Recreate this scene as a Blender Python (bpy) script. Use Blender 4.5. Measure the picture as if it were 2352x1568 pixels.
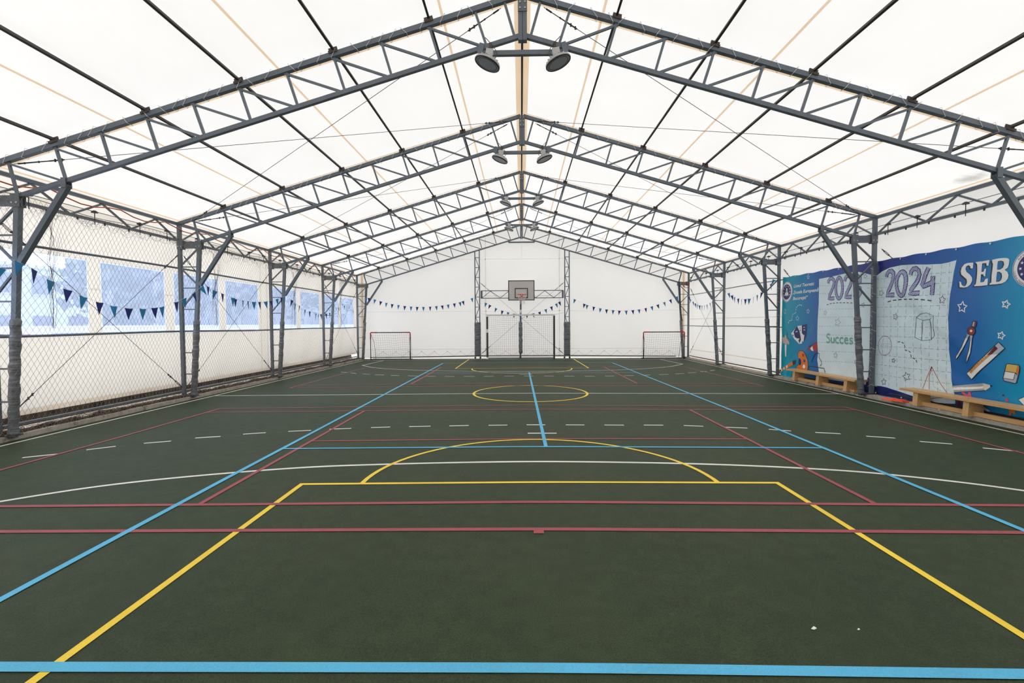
import bpy, bmesh, math, random
from mathutils import Vector, Matrix
random.seed(7)
SC = bpy.context.scene
COL = SC.collection
for o in list(bpy.data.objects): bpy.data.objects.remove(o)

# ---------------------------------------------------------------- camera, sky, exposure
F_PX, PITCH, CAM_H, YAW, ROLL = 1113.5, .0369, 1.63, .0189, -.0055
cam_d = bpy.data.cameras.new('camera'); cam_d.sensor_width = 36; cam_d.lens = F_PX/2352*36
cam_d.clip_start = .05; cam_d.clip_end = 400
cam = bpy.data.objects.new('camera', cam_d); COL.objects.link(cam)
_h = Vector((-math.sin(YAW), math.cos(YAW), 0)); _z = Vector((0,0,1))
_r0 = Vector((math.cos(YAW), math.sin(YAW), 0))
_f = _h*math.cos(PITCH) - _z*math.sin(PITCH); _u0 = _z*math.cos(PITCH) + _h*math.sin(PITCH)
_r = _r0*math.cos(ROLL) + _u0*math.sin(ROLL); _u = _u0*math.cos(ROLL) - _r0*math.sin(ROLL)
cam.matrix_world = Matrix(((_r.x,_u.x,-_f.x,-.04),(_r.y,_u.y,-_f.y,0),(_r.z,_u.z,-_f.z,CAM_H),(0,0,0,1)))
SC.camera = cam

world = bpy.data.worlds.new('overcast_sky'); SC.world = world; world.use_nodes = True
bg = world.node_tree.nodes['Background']
bg.inputs['Color'].default_value = (1, .992, .98, 1)      # bright even overcast
bg.inputs['Strength'].default_value = 2.0
SC.view_settings.view_transform = 'Standard'; SC.view_settings.look = 'None'
SC.view_settings.gamma = 1; SC.view_settings.use_curve_mapping = False
SC.view_settings.exposure = 0.55

# ---------------------------------------------------------------- materials
def nmat(name):
    m = bpy.data.materials.new(name); m.use_nodes = True
    nt = m.node_tree; nt.nodes.clear()
    return m, nt, nt.nodes.new('ShaderNodeOutputMaterial')
def coords(nt, scale=(1,1,1)):
    tc = nt.nodes.new('ShaderNodeTexCoord'); mp = nt.nodes.new('ShaderNodeMapping')
    mp.inputs['Scale'].default_value = scale
    nt.links.new(tc.outputs['Object'], mp.inputs['Vector']); return mp.outputs['Vector']
def noise(nt, vec, scale, detail=4, rough=.6):
    n = nt.nodes.new('ShaderNodeTexNoise'); n.inputs['Scale'].default_value = scale
    n.inputs['Detail'].default_value = detail; n.inputs['Roughness'].default_value = rough
    nt.links.new(vec, n.inputs['Vector']); return n.outputs['Fac']
def ramp(nt, fac, stops):
    r = nt.nodes.new('ShaderNodeValToRGB'); cr = r.color_ramp
    while len(cr.elements) < len(stops): cr.elements.new(.5)
    for e, (p, c) in zip(cr.elements, stops):
        e.position = p; e.color = (*c, 1) if len(c) == 3 else c
    nt.links.new(fac, r.inputs['Fac']); return r.outputs['Color']
def mixc(nt, fac, a, b, mode='MIX'):
    m = nt.nodes.new('ShaderNodeMix'); m.data_type = 'RGBA'; m.blend_type = mode
    for s, v in ((m.inputs['Factor'], fac), (m.inputs['A'], a), (m.inputs['B'], b)):
        if isinstance(v, (int, float)): s.default_value = v
        elif isinstance(v, tuple): s.default_value = (*v, 1)
        else: nt.links.new(v, s)
    return m.outputs['Result']
def bump(nt, h, strength, dist=.01):
    b = nt.nodes.new('ShaderNodeBump'); b.inputs['Strength'].default_value = strength
    b.inputs['Distance'].default_value = dist
    nt.links.new(h, b.inputs['Height']); return b.outputs['Normal']
def mat(name, col, rough=.5, metal=0, var=.12, scale=6, col2=None, thr=.62, bmp=0, spec=.5, stretch=(1,1,1)):
    m, nt, out = nmat(name)
    p = nt.nodes.new('ShaderNodeBsdfPrincipled'); nt.links.new(p.outputs[0], out.inputs[0])
    v = coords(nt, stretch); n = noise(nt, v, scale)
    dk = tuple(c*(1-var) for c in col); lt = tuple(min(1, c*(1+var)) for c in col)
    c = ramp(nt, n, [(.3, dk), (.7, lt)])
    if col2:
        n2 = noise(nt, v, scale*.45, 6, .7); nt.nodes[-1].location = (0, 0)
        mask = ramp(nt, n2, [(thr, (0,0,0)), (thr+.07, (1,1,1))])
        c = mixc(nt, mask, c, col2)
    nt.links.new(c, p.inputs['Base Color'])
    p.inputs['Roughness'].default_value = rough; p.inputs['Metallic'].default_value = metal
    p.inputs['Specular IOR Level'].default_value = spec
    if bmp: nt.links.new(bump(nt, n, bmp), p.inputs['Normal'])
    return m
def canvas(name, col, trans, mixf=.5, stain=None, stain_amt=.25, mould=None):
    """thin PVC cloth: reflects part of the light and lets the rest glow through"""
    m, nt, out = nmat(name)
    v = coords(nt); n = noise(nt, v, .7, 5, .6)
    w = nt.nodes.new('ShaderNodeBsdfDiffuse'); t = nt.nodes.new('ShaderNodeBsdfTranslucent')
    mx = nt.nodes.new('ShaderNodeMixShader'); mx.inputs[0].default_value = mixf
    ca = ramp(nt, n, [(.3, tuple(c*.965 for c in col)), (.7, col)])
    cb = ramp(nt, n, [(.3, tuple(c*.965 for c in trans)), (.7, trans)])
    if stain:
        n2 = noise(nt, coords(nt, (1, 1, .35)), 1.6, 6, .72)
        f = ramp(nt, n2, [(.52, (0,0,0)), (.8, (stain_amt,)*3)])
        ca = mixc(nt, f, ca, stain); cb = mixc(nt, f, cb, stain)
    if mould:      # a smudge of mould at one place of the cloth
        tc = nt.nodes.new('ShaderNodeTexCoord'); mp = nt.nodes.new('ShaderNodeMapping'); mp.vector_type = 'TEXTURE'
        mp.inputs['Location'].default_value = mould[0]; mp.inputs['Scale'].default_value = mould[1]
        nt.links.new(tc.outputs['Object'], mp.inputs['Vector'])
        ln = nt.nodes.new('ShaderNodeVectorMath'); ln.operation = 'LENGTH'; nt.links.new(mp.outputs[0], ln.inputs[0])
        ad = nt.nodes.new('ShaderNodeMath'); ad.operation = 'ADD'; nt.links.new(ln.outputs['Value'], ad.inputs[0])
        nt.links.new(noise(nt, v, 5, 5, .7), ad.inputs[1])
        f = ramp(nt, ad.outputs[0], [(.55, (.55,.55,.55)), (1.0, (0,0,0))])
        ca = mixc(nt, f, ca, (.22,.21,.17)); cb = mixc(nt, f, cb, (.22,.21,.17))
    nt.links.new(ca, w.inputs[0]); nt.links.new(cb, t.inputs[0])
    nt.links.new(w.outputs[0], mx.inputs[1]); nt.links.new(t.outputs[0], mx.inputs[2])
    g = nt.nodes.new('ShaderNodeBsdfGlossy'); g.inputs['Roughness'].default_value = .45
    m2 = nt.nodes.new('ShaderNodeMixShader'); m2.inputs[0].default_value = .03
    nt.links.new(mx.outputs[0], m2.inputs[1]); nt.links.new(g.outputs[0], m2.inputs[2])
    nt.links.new(m2.outputs[0], out.inputs[0]); return m
def film(name):
    """bluish clear window film, slightly milky"""
    m, nt, out = nmat(name)
    tr = nt.nodes.new('ShaderNodeBsdfTransparent'); tr.inputs[0].default_value = (.64, .75, 1, 1)
    tl = nt.nodes.new('ShaderNodeBsdfTranslucent'); tl.inputs[0].default_value = (.56, .70, 1, 1)
    gl = nt.nodes.new('ShaderNodeBsdfGlossy'); gl.inputs['Roughness'].default_value = .12
    a = nt.nodes.new('ShaderNodeMixShader'); a.inputs[0].default_value = .36
    b = nt.nodes.new('ShaderNodeMixShader'); b.inputs[0].default_value = .04
    nt.links.new(tr.outputs[0], a.inputs[1]); nt.links.new(tl.outputs[0], a.inputs[2])
    nt.links.new(a.outputs[0], b.inputs[1]); nt.links.new(gl.outputs[0], b.inputs[2])
    nt.links.new(b.outputs[0], out.inputs[0]); return m
def floor_mat():
    m, nt, out = nmat('green_court_coating')
    p = nt.nodes.new('ShaderNodeBsdfPrincipled'); nt.links.new(p.outputs[0], out.inputs[0])
    v = coords(nt)
    big = noise(nt, v, .55, 5, .6); fine = noise(nt, v, 130, 3, .75); mid = noise(nt, v, 7, 5, .65)
    c = ramp(nt, big, [(.3, (.033, .051, .0255)), (.55, (.042, .059, .029)), (.75, (.052, .062, .030))])
    c = mixc(nt, .8, c, ramp(nt, mid, [(.3, (.78,.78,.78)), (.7, (1.14,1.14,1.14))]), 'MULTIPLY')
    c = mixc(nt, .9, c, ramp(nt, fine, [(.3, (.45,.45,.45)), (.72, (1.5,1.5,1.5))]), 'MULTIPLY')
    speck = noise(nt, v, 300, 1, .5)
    c = mixc(nt, ramp(nt, speck, [(.75, (0,0,0)), (.79, (.5,.5,.5))]), c, (.2, .2, .18))
    nt.links.new(c, p.inputs['Base Color'])
    p.inputs['Roughness'].default_value = .6; p.inputs['Specular IOR Level'].default_value = .13
    nt.links.new(bump(nt, fine, .5, .004), p.inputs['Normal']); return m
def paint(name, col, wear=.5):
    m, nt, out = nmat(name)
    p = nt.nodes.new('ShaderNodeBsdfPrincipled'); nt.links.new(p.outputs[0], out.inputs[0])
    v = coords(nt); fine = noise(nt, v, 130, 3, .75); big = noise(nt, v, 1.3, 4, .6)
    c = mixc(nt, wear, col, ramp(nt, fine, [(.3, tuple(x*.45 for x in col)), (.62, tuple(min(1, x*1.15) for x in col))]))
    c = mixc(nt, .7, c, ramp(nt, big, [(.3, (.82,.82,.82)), (.7, (1.1,1.1,1.1))]), 'MULTIPLY')
    nt.links.new(c, p.inputs['Base Color']); p.inputs['Roughness'].default_value = .6
    nt.links.new(bump(nt, fine, .4, .004), p.inputs['Normal']); return m
def tape_mat():
    m, nt, out = nmat('grey_wrapping_tape')
    p = nt.nodes.new('ShaderNodeBsdfPrincipled'); nt.links.new(p.outputs[0], out.inputs[0])
    v = coords(nt)
    w = noise(nt, coords(nt, (5, 5, 38)), 1.0, 5, .65)
    c = ramp(nt, w, [(.25, (.05,.054,.06)), (.5, (.15,.158,.172)), (.72, (.30,.31,.33))])
    n = noise(nt, coords(nt, (.3,.3,1)), 2.2, 2); c = mixc(nt, ramp(nt, n, [(.62, (0,0,0)), (.66, (.75,.75,.75))]), c, (.05,.05,.055))
    nt.links.new(c, p.inputs['Base Color']); p.inputs['Roughness'].default_value = .38; p.inputs['Metallic'].default_value = .25
    nt.links.new(bump(nt, w, .5, .012), p.inputs['Normal']); return m
def banner_mat():
    m, nt, out = nmat('printed_blue_vinyl')
    p = nt.nodes.new('ShaderNodeBsdfPrincipled'); nt.links.new(p.outputs[0], out.inputs[0])
    tc = nt.nodes.new('ShaderNodeTexCoord'); sx = nt.nodes.new('ShaderNodeSeparateXYZ')
    nt.links.new(tc.outputs['Object'], sx.inputs[0])
    mr = nt.nodes.new('ShaderNodeMapRange'); mr.inputs['From Min'].default_value = 14.75; mr.inputs['From Max'].default_value = 6.95
    nt.links.new(sx.outputs['Y'], mr.inputs['Value'])
    c = ramp(nt, mr.outputs[0], [(0, (.0,.42,.54)), (.1, (.0,.29,.52)), (.22, (.0,.125,.44)), (.33, (.010,.06,.34)), (.5, (.016,.016,.20)), (.66, (.0,.08,.38)), (.80, (.0,.15,.50)), (.92, (.0,.38,.66)), (1, (.0,.42,.7))])
    mz = nt.nodes.new('ShaderNodeMapRange'); mz.inputs['From Min'].default_value = .45; mz.inputs['From Max'].default_value = .1
    nt.links.new(sx.outputs['Z'], mz.inputs['Value'])
    md = ramp(nt, mr.outputs[0], [(.2, (0,0,0)), (.3, (1,1,1)), (.72, (1,1,1)), (.84, (0,0,0))])
    c = mixc(nt, mixc(nt, 1.0, mz.outputs[0], md, 'MULTIPLY'), c, (.002, .012, .13))
    nt.links.new(c, p.inputs['Base Color']); p.inputs['Roughness'].default_value = .33
    return m
def hatch_mat():
    m, nt, out = nmat('hatched_lavender_print')
    p = nt.nodes.new('ShaderNodeBsdfPrincipled'); nt.links.new(p.outputs[0], out.inputs[0])
    v = coords(nt, (1, .8, .55)); w = nt.nodes.new('ShaderNodeTexWave'); w.wave_type = 'BANDS'; w.bands_direction = 'DIAGONAL'
    w.inputs['Scale'].default_value = 22; w.inputs['Distortion'].default_value = 5
    nt.links.new(v, w.inputs['Vector'])
    nt.links.new(ramp(nt, w.outputs['Fac'], [(.25, (.12,.12,.38)), (.5, (.42,.44,.68)), (.8, (.6,.62,.78))]), p.inputs['Base Color'])
    p.inputs['Roughness'].default_value = .4; return m

M = {}
M['roof'] = canvas('white_roof_canvas', (.86,.855,.85), (.625,.622,.618), .52, mould=((7.62,8.45,4.05), (.30,.75,.3)))
M['wall'] = canvas('white_wall_canvas', (.86,.85,.835), (.50,.492,.478), .5)
M['wallL'] = canvas('cream_wall_canvas', (.88,.855,.82), (.68,.655,.615), .56, (.55,.42,.30), .14)
M['hem'] = canvas('double_canvas_hem', (.80,.73,.67), (.95,.88,.81), .9)
M['seam'] = canvas('beige_welded_seam', (.76,.60,.44), (.88,.69,.49), .93)
M['wseam'] = canvas('grey_welded_seam', (.78,.76,.74), (.93,.91,.88), .9)
M['film'] = film('blue_window_film')
M['floor'] = floor_mat()
M['steel'] = mat('blue_grey_painted_steel', (.126,.149,.175), .48, .2, .10, 5, (.13,.075,.045), .74)
M['purlin'] = mat('dark_brown_steel', (.050,.044,.038), .6, .2, .25, 8)
M['rust'] = mat('rusty_steel_clamp', (.085,.06,.05), .7, .2, .4, 30)
M['wire'] = mat('dark_steel_wire', (.05,.05,.052), .5, .6, .2, 20)
M['bolt'] = mat('galvanised_bolt', (.55,.55,.54), .4, .6, .15, 40)
M['cord'] = mat('white_lashing_cord', (.72,.71,.69), .8, 0, .1, 30)
M['net'] = mat('tan_grey_netting', (.22,.195,.165), .9, 0, .3, 12)
M['roll'] = mat('brown_bunched_netting', (.10,.072,.052), 1, 0, .6, 30, (.03,.02,.015), .5, .8)
M['tape'] = tape_mat()
M['yellow'] = paint('yellow_court_paint', (.95,.66,.035), .22)
M['white'] = paint('white_court_paint', (.82,.81,.76), .3)
M['blue'] = paint('sky_blue_court_paint', (.09,.48,.76), .4)
M['red'] = paint('red_court_paint', (.37,.060,.075), .5)
M['concrete'] = mat('pale_concrete_edging', (.42,.375,.32), .9, 0, .2, 9, (.2,.165,.13), .58, .3)
M['soil'] = mat('dark_brown_soil', (.05,.035,.025), 1, 0, .5, 12, (.015,.01,.008), .5, .8)
M['black'] = mat('black_plastic', (.012,.012,.014), .5, 0, .2, 20)
M['charcoal'] = mat('charcoal_tape', (.055,.055,.058), .6, 0, .2, 20)
M['bwhite'] = mat('glossy_white_enamel', (.78,.78,.77), .4, 0, .05, 8)
M['board'] = mat('pale_grey_backboard', (.60,.56,.545), .4, 0, .04, 4)
M['orange'] = mat('orange_rim_paint', (.72,.10,.03), .45, 0, .1, 12)
M['gred'] = mat('red_corner_fitting', (.50,.022,.028), .45, 0, .1, 10)
M['gnet'] = mat('pale_grey_goal_net', (.42,.42,.42), .9, 0, .15, 14)
M['gnet2'] = mat('dark_thin_goal_net', (.13,.13,.14), .9, 0, .15, 14)
M['lamp'] = mat('pale_grey_lamp_housing', (.46,.45,.44), .5, .1, .08, 12)
M['lens'] = mat('dark_grey_lamp_lens', (.20,.225,.245), .3, 0, .08, 14)
M['wood'] = mat('varnished_pine', (.70,.41,.165), .42, 0, .16, 3, (.34,.155,.05), .68, 0, .5, (14, 1.3, 14))
M['woodend'] = mat('pine_end_board', (.66,.40,.17), .48, 0, .15, 4, (.30,.14,.05), .68, 0, .5, (10, 10, 1.5))
M['flagt'] = mat('teal_blue_felt', (.018,.20,.42), .8, 0, .12, 20)
M['flagn'] = mat('navy_felt', (.012,.022,.17), .8, 0, .15, 20)
M['vest'] = mat('orange_vest_fabric', (.90,.085,.02), .7, 0, .15, 12, (.85,.42,.03), .62)
M['ocable'] = mat('orange_cable_sheath', (.50,.11,.02), .5, 0, .2, 9)
M['banner'] = banner_mat(); M['hatch'] = hatch_mat()
PR = dict(white=(.94,.945,.95), navy=(.022,.022,.16), ink=(.02,.025,.035), pink=(.75,.52,.48), orange=(.78,.22,.03), red=(.50,.025,.03),
    blue=(.02,.10,.36), blue2=(.0,.17,.46), aqua=(.12,.36,.45), page=(.74,.89,.96), grid=(.34,.44,.50), dgreen=(.10,.20,.18), maroon=(.25,.06,.09),
    dorange=(.55,.14,.06), pgrey=(.50,.55,.66), pgrey2=(.42,.43,.44), brick=(.32,.035,.035), lorange=(.80,.33,.06), dred=(.14,.005,.008),
    lyellow=(.82,.55,.14), cream=(.80,.74,.68), coral=(.66,.09,.13), green=(.03,.32,.17), lgreen=(.30,.58,.48))
for k, c in PR.items(): M['pr_'+k] = mat('print_'+k, c, .38, 0, .05, 2.5)
M['ground'] = mat('pale_outdoor_paving', (.72,.72,.72), .95, 0, .08, 1.5)
M['facade'] = mat('grey_far_facade', (.20,.22,.26), .9, 0, .35, .35)
M['facade2'] = mat('pale_far_facade', (.52,.53,.55), .9, 0, .1, .5)
M['pane'] = mat('dark_far_glass', (.10,.11,.13), .2, 0, .2, 2)
M['leaf'] = mat('grey_green_foliage', (.10,.125,.12), 1, 0, .6, 2.2)
M['bark'] = mat('pale_bark', (.42,.41,.40), 1, 0, .3, 6)
M['bblue'] = mat('blue_barrier_board', (.05,.10,.55), .6, 0, .1, 4)
M['bred'] = mat('red_barrier_board', (.60,.06,.10), .6, 0, .1, 4)

# ---------------------------------------------------------------- mesh helpers
class MB:
    def __init__(s): s.v = []; s.f = []
    def quad(s, *p):
        n = len(s.v); s.v += [tuple(q) for q in p]; s.f.append(tuple(range(n, n+len(p)))); return s
    def box(s, c, d):
        x,y,z = c; a,b,e = d[0]/2, d[1]/2, d[2]/2; n = len(s.v)
        s.v += [(x+i*a, y+j*b, z+k*e) for k in (-1,1) for j in (-1,1) for i in (-1,1)]
        s.f += [tuple(n+q for q in t) for t in ((0,2,3,1),(4,5,7,6),(0,1,5,4),(2,6,7,3),(0,4,6,2),(1,3,7,5))]; return s
    def thin(s, c, d):      # one sheet, in the plane of the two larger sides
        x, y, z = c; a, b, e = d[0]/2, d[1]/2, d[2]/2
        if d[0] == min(d): return s.quad((x,y-b,z-e), (x,y+b,z-e), (x,y+b,z+e), (x,y-b,z+e))
        return s.quad((x-a,y,z-e), (x+a,y,z-e), (x+a,y,z+e), (x-a,y,z+e))
    def sheet(s, p, q, w):  # strip from p to q, w wide across x
        h = w/2; return s.quad((p[0]-h,p[1],p[2]), (p[0]+h,p[1],p[2]), (q[0]+h,q[1],q[2]), (q[0]-h,q[1],q[2]))
    def bar(s, p, q, w, h, up=(0,0,1)):
        p, q = Vector(p), Vector(q); d = (q-p).normalized(); up = Vector(up)
        if abs(d.dot(up)) > .98: up = Vector((0,1,0))
        sd = d.cross(up).normalized()*(w/2); u = sd.cross(d).normalized()*(h/2); n = len(s.v)
        for e in (p, q): s.v += [tuple(e+sd*i+u*j) for i, j in ((-1,-1),(1,-1),(1,1),(-1,1))]
        s.f += [tuple(n+k for k in t) for t in ((0,1,2,3),(7,6,5,4),(0,4,5,1),(1,5,6,2),(2,6,7,3),(3,7,4,0))]; return s
    def tube(s, pts, r, n=6, closed=False, cap=True):
        pts = [Vector(p) for p in pts]; m = len(pts); rr = r if isinstance(r, (list, tuple)) else [r]*m
        b = len(s.v); prev = None
        for i, p in enumerate(pts):
            a = pts[i-1] if (i or closed) else p; c = pts[(i+1) % m] if (i < m-1 or closed) else p
            d = (c-a)
            d = d.normalized() if d.length > 1e-9 else Vector((0,0,1))
            if prev is None:
                k = Vector((0,0,1)) if abs(d.z) < .9 else Vector((1,0,0)); prev = d.cross(k).normalized()
            prev = (prev - d*prev.dot(d)); prev = prev.normalized() if prev.length > 1e-6 else d.orthogonal().normalized()
            t = d.cross(prev)
            s.v += [tuple(p + (prev*math.cos(j*2*math.pi/n) + t*math.sin(j*2*math.pi/n))*rr[i]) for j in range(n)]
        for i in range(m if closed else m-1):
            i2 = (i+1) % m
            for j in range(n): s.f.append((b+i*n+j, b+i*n+(j+1) % n, b+i2*n+(j+1) % n, b+i2*n+j))
        if cap and not closed and n > 2: s.f.append(tuple(b+j for j in range(n))[::-1]); s.f.append(tuple(b+(m-1)*n+j for j in range(n)))
        return s
    def lathe(s, prof, n=24, c=(0,0,0)):
        b = len(s.v)
        for r, z in prof: s.v += [(c[0]+r*math.cos(j*2*math.pi/n), c[1]+r*math.sin(j*2*math.pi/n), c[2]+z) for j in range(n)]
        for i in range(len(prof)-1):
            for j in range(n): s.f.append((b+i*n+j, b+i*n+(j+1) % n, b+(i+1)*n+(j+1) % n, b+(i+1)*n+j))
        s.f.append(tuple(b+j for j in range(n))[::-1]); s.f.append(tuple(b+(len(prof)-1)*n+j for j in range(n))); return s
    def prism(s, poly, a, b):      # poly of 3-D points, swept by vectors a..b
        n = len(poly); k = len(s.v); a, b = Vector(a), Vector(b)
        s.v += [tuple(Vector(p)+a) for p in poly] + [tuple(Vector(p)+b) for p in poly]
        s.f.append(tuple(range(k, k+n))); s.f.append(tuple(range(k+2*n-1, k+n-1, -1)))
        for i in range(n): s.f.append((k+i, k+(i+1) % n, k+n+(i+1) % n, k+n+i))
        return s
    def xform(s, m, start=0):
        for i in range(start, len(s.v)): s.v[i] = tuple(m @ Vector(s.v[i]))
        return s
    def build(s, name, m, parent=None, smooth=False, loc=None, rot=None):
        me = bpy.data.meshes.new(name); me.from_pydata(s.v, [], s.f); me.update()
        me.materials.append(M[m] if isinstance(m, str) else m)
        if smooth:
            for p in me.polygons: p.use_smooth = True
        o = bpy.data.objects.new(name, me); COL.objects.link(o)
        if parent: o.parent = parent
        if loc is not None: o.location = loc
        if rot is not None: o.rotation_euler = rot
        return o
def tag(o, label=None, cat=None, group=None, kind=None):
    if label: o['label'] = label
    if cat: o['category'] = cat
    if group: o['group'] = group
    if kind: o['kind'] = kind
    return o
def thing(name, label, cat, loc=(0,0,0), group=None, rz=0):
    e = bpy.data.objects.new(name, None); COL.objects.link(e); e.location = loc; e.rotation_euler = (0,0,rz)
    e.empty_display_size = .2
    return tag(e, label, cat, group)
def copy_tree(o, parent=None):
    c = o.copy(); COL.objects.link(c); c.parent = parent
    for ch in list(o.children): copy_tree(ch, c)
    return c
def inst(src, name, parent, loc=(0,0,0), rot=(0,0,0), scale=(1,1,1), material=None):
    o = src.copy(); o.name = name; COL.objects.link(o); o.parent = parent
    o.location = loc; o.rotation_euler = rot; o.scale = scale; return o
ORD = ['first', 'second', 'third', 'fourth', 'fifth']

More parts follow.
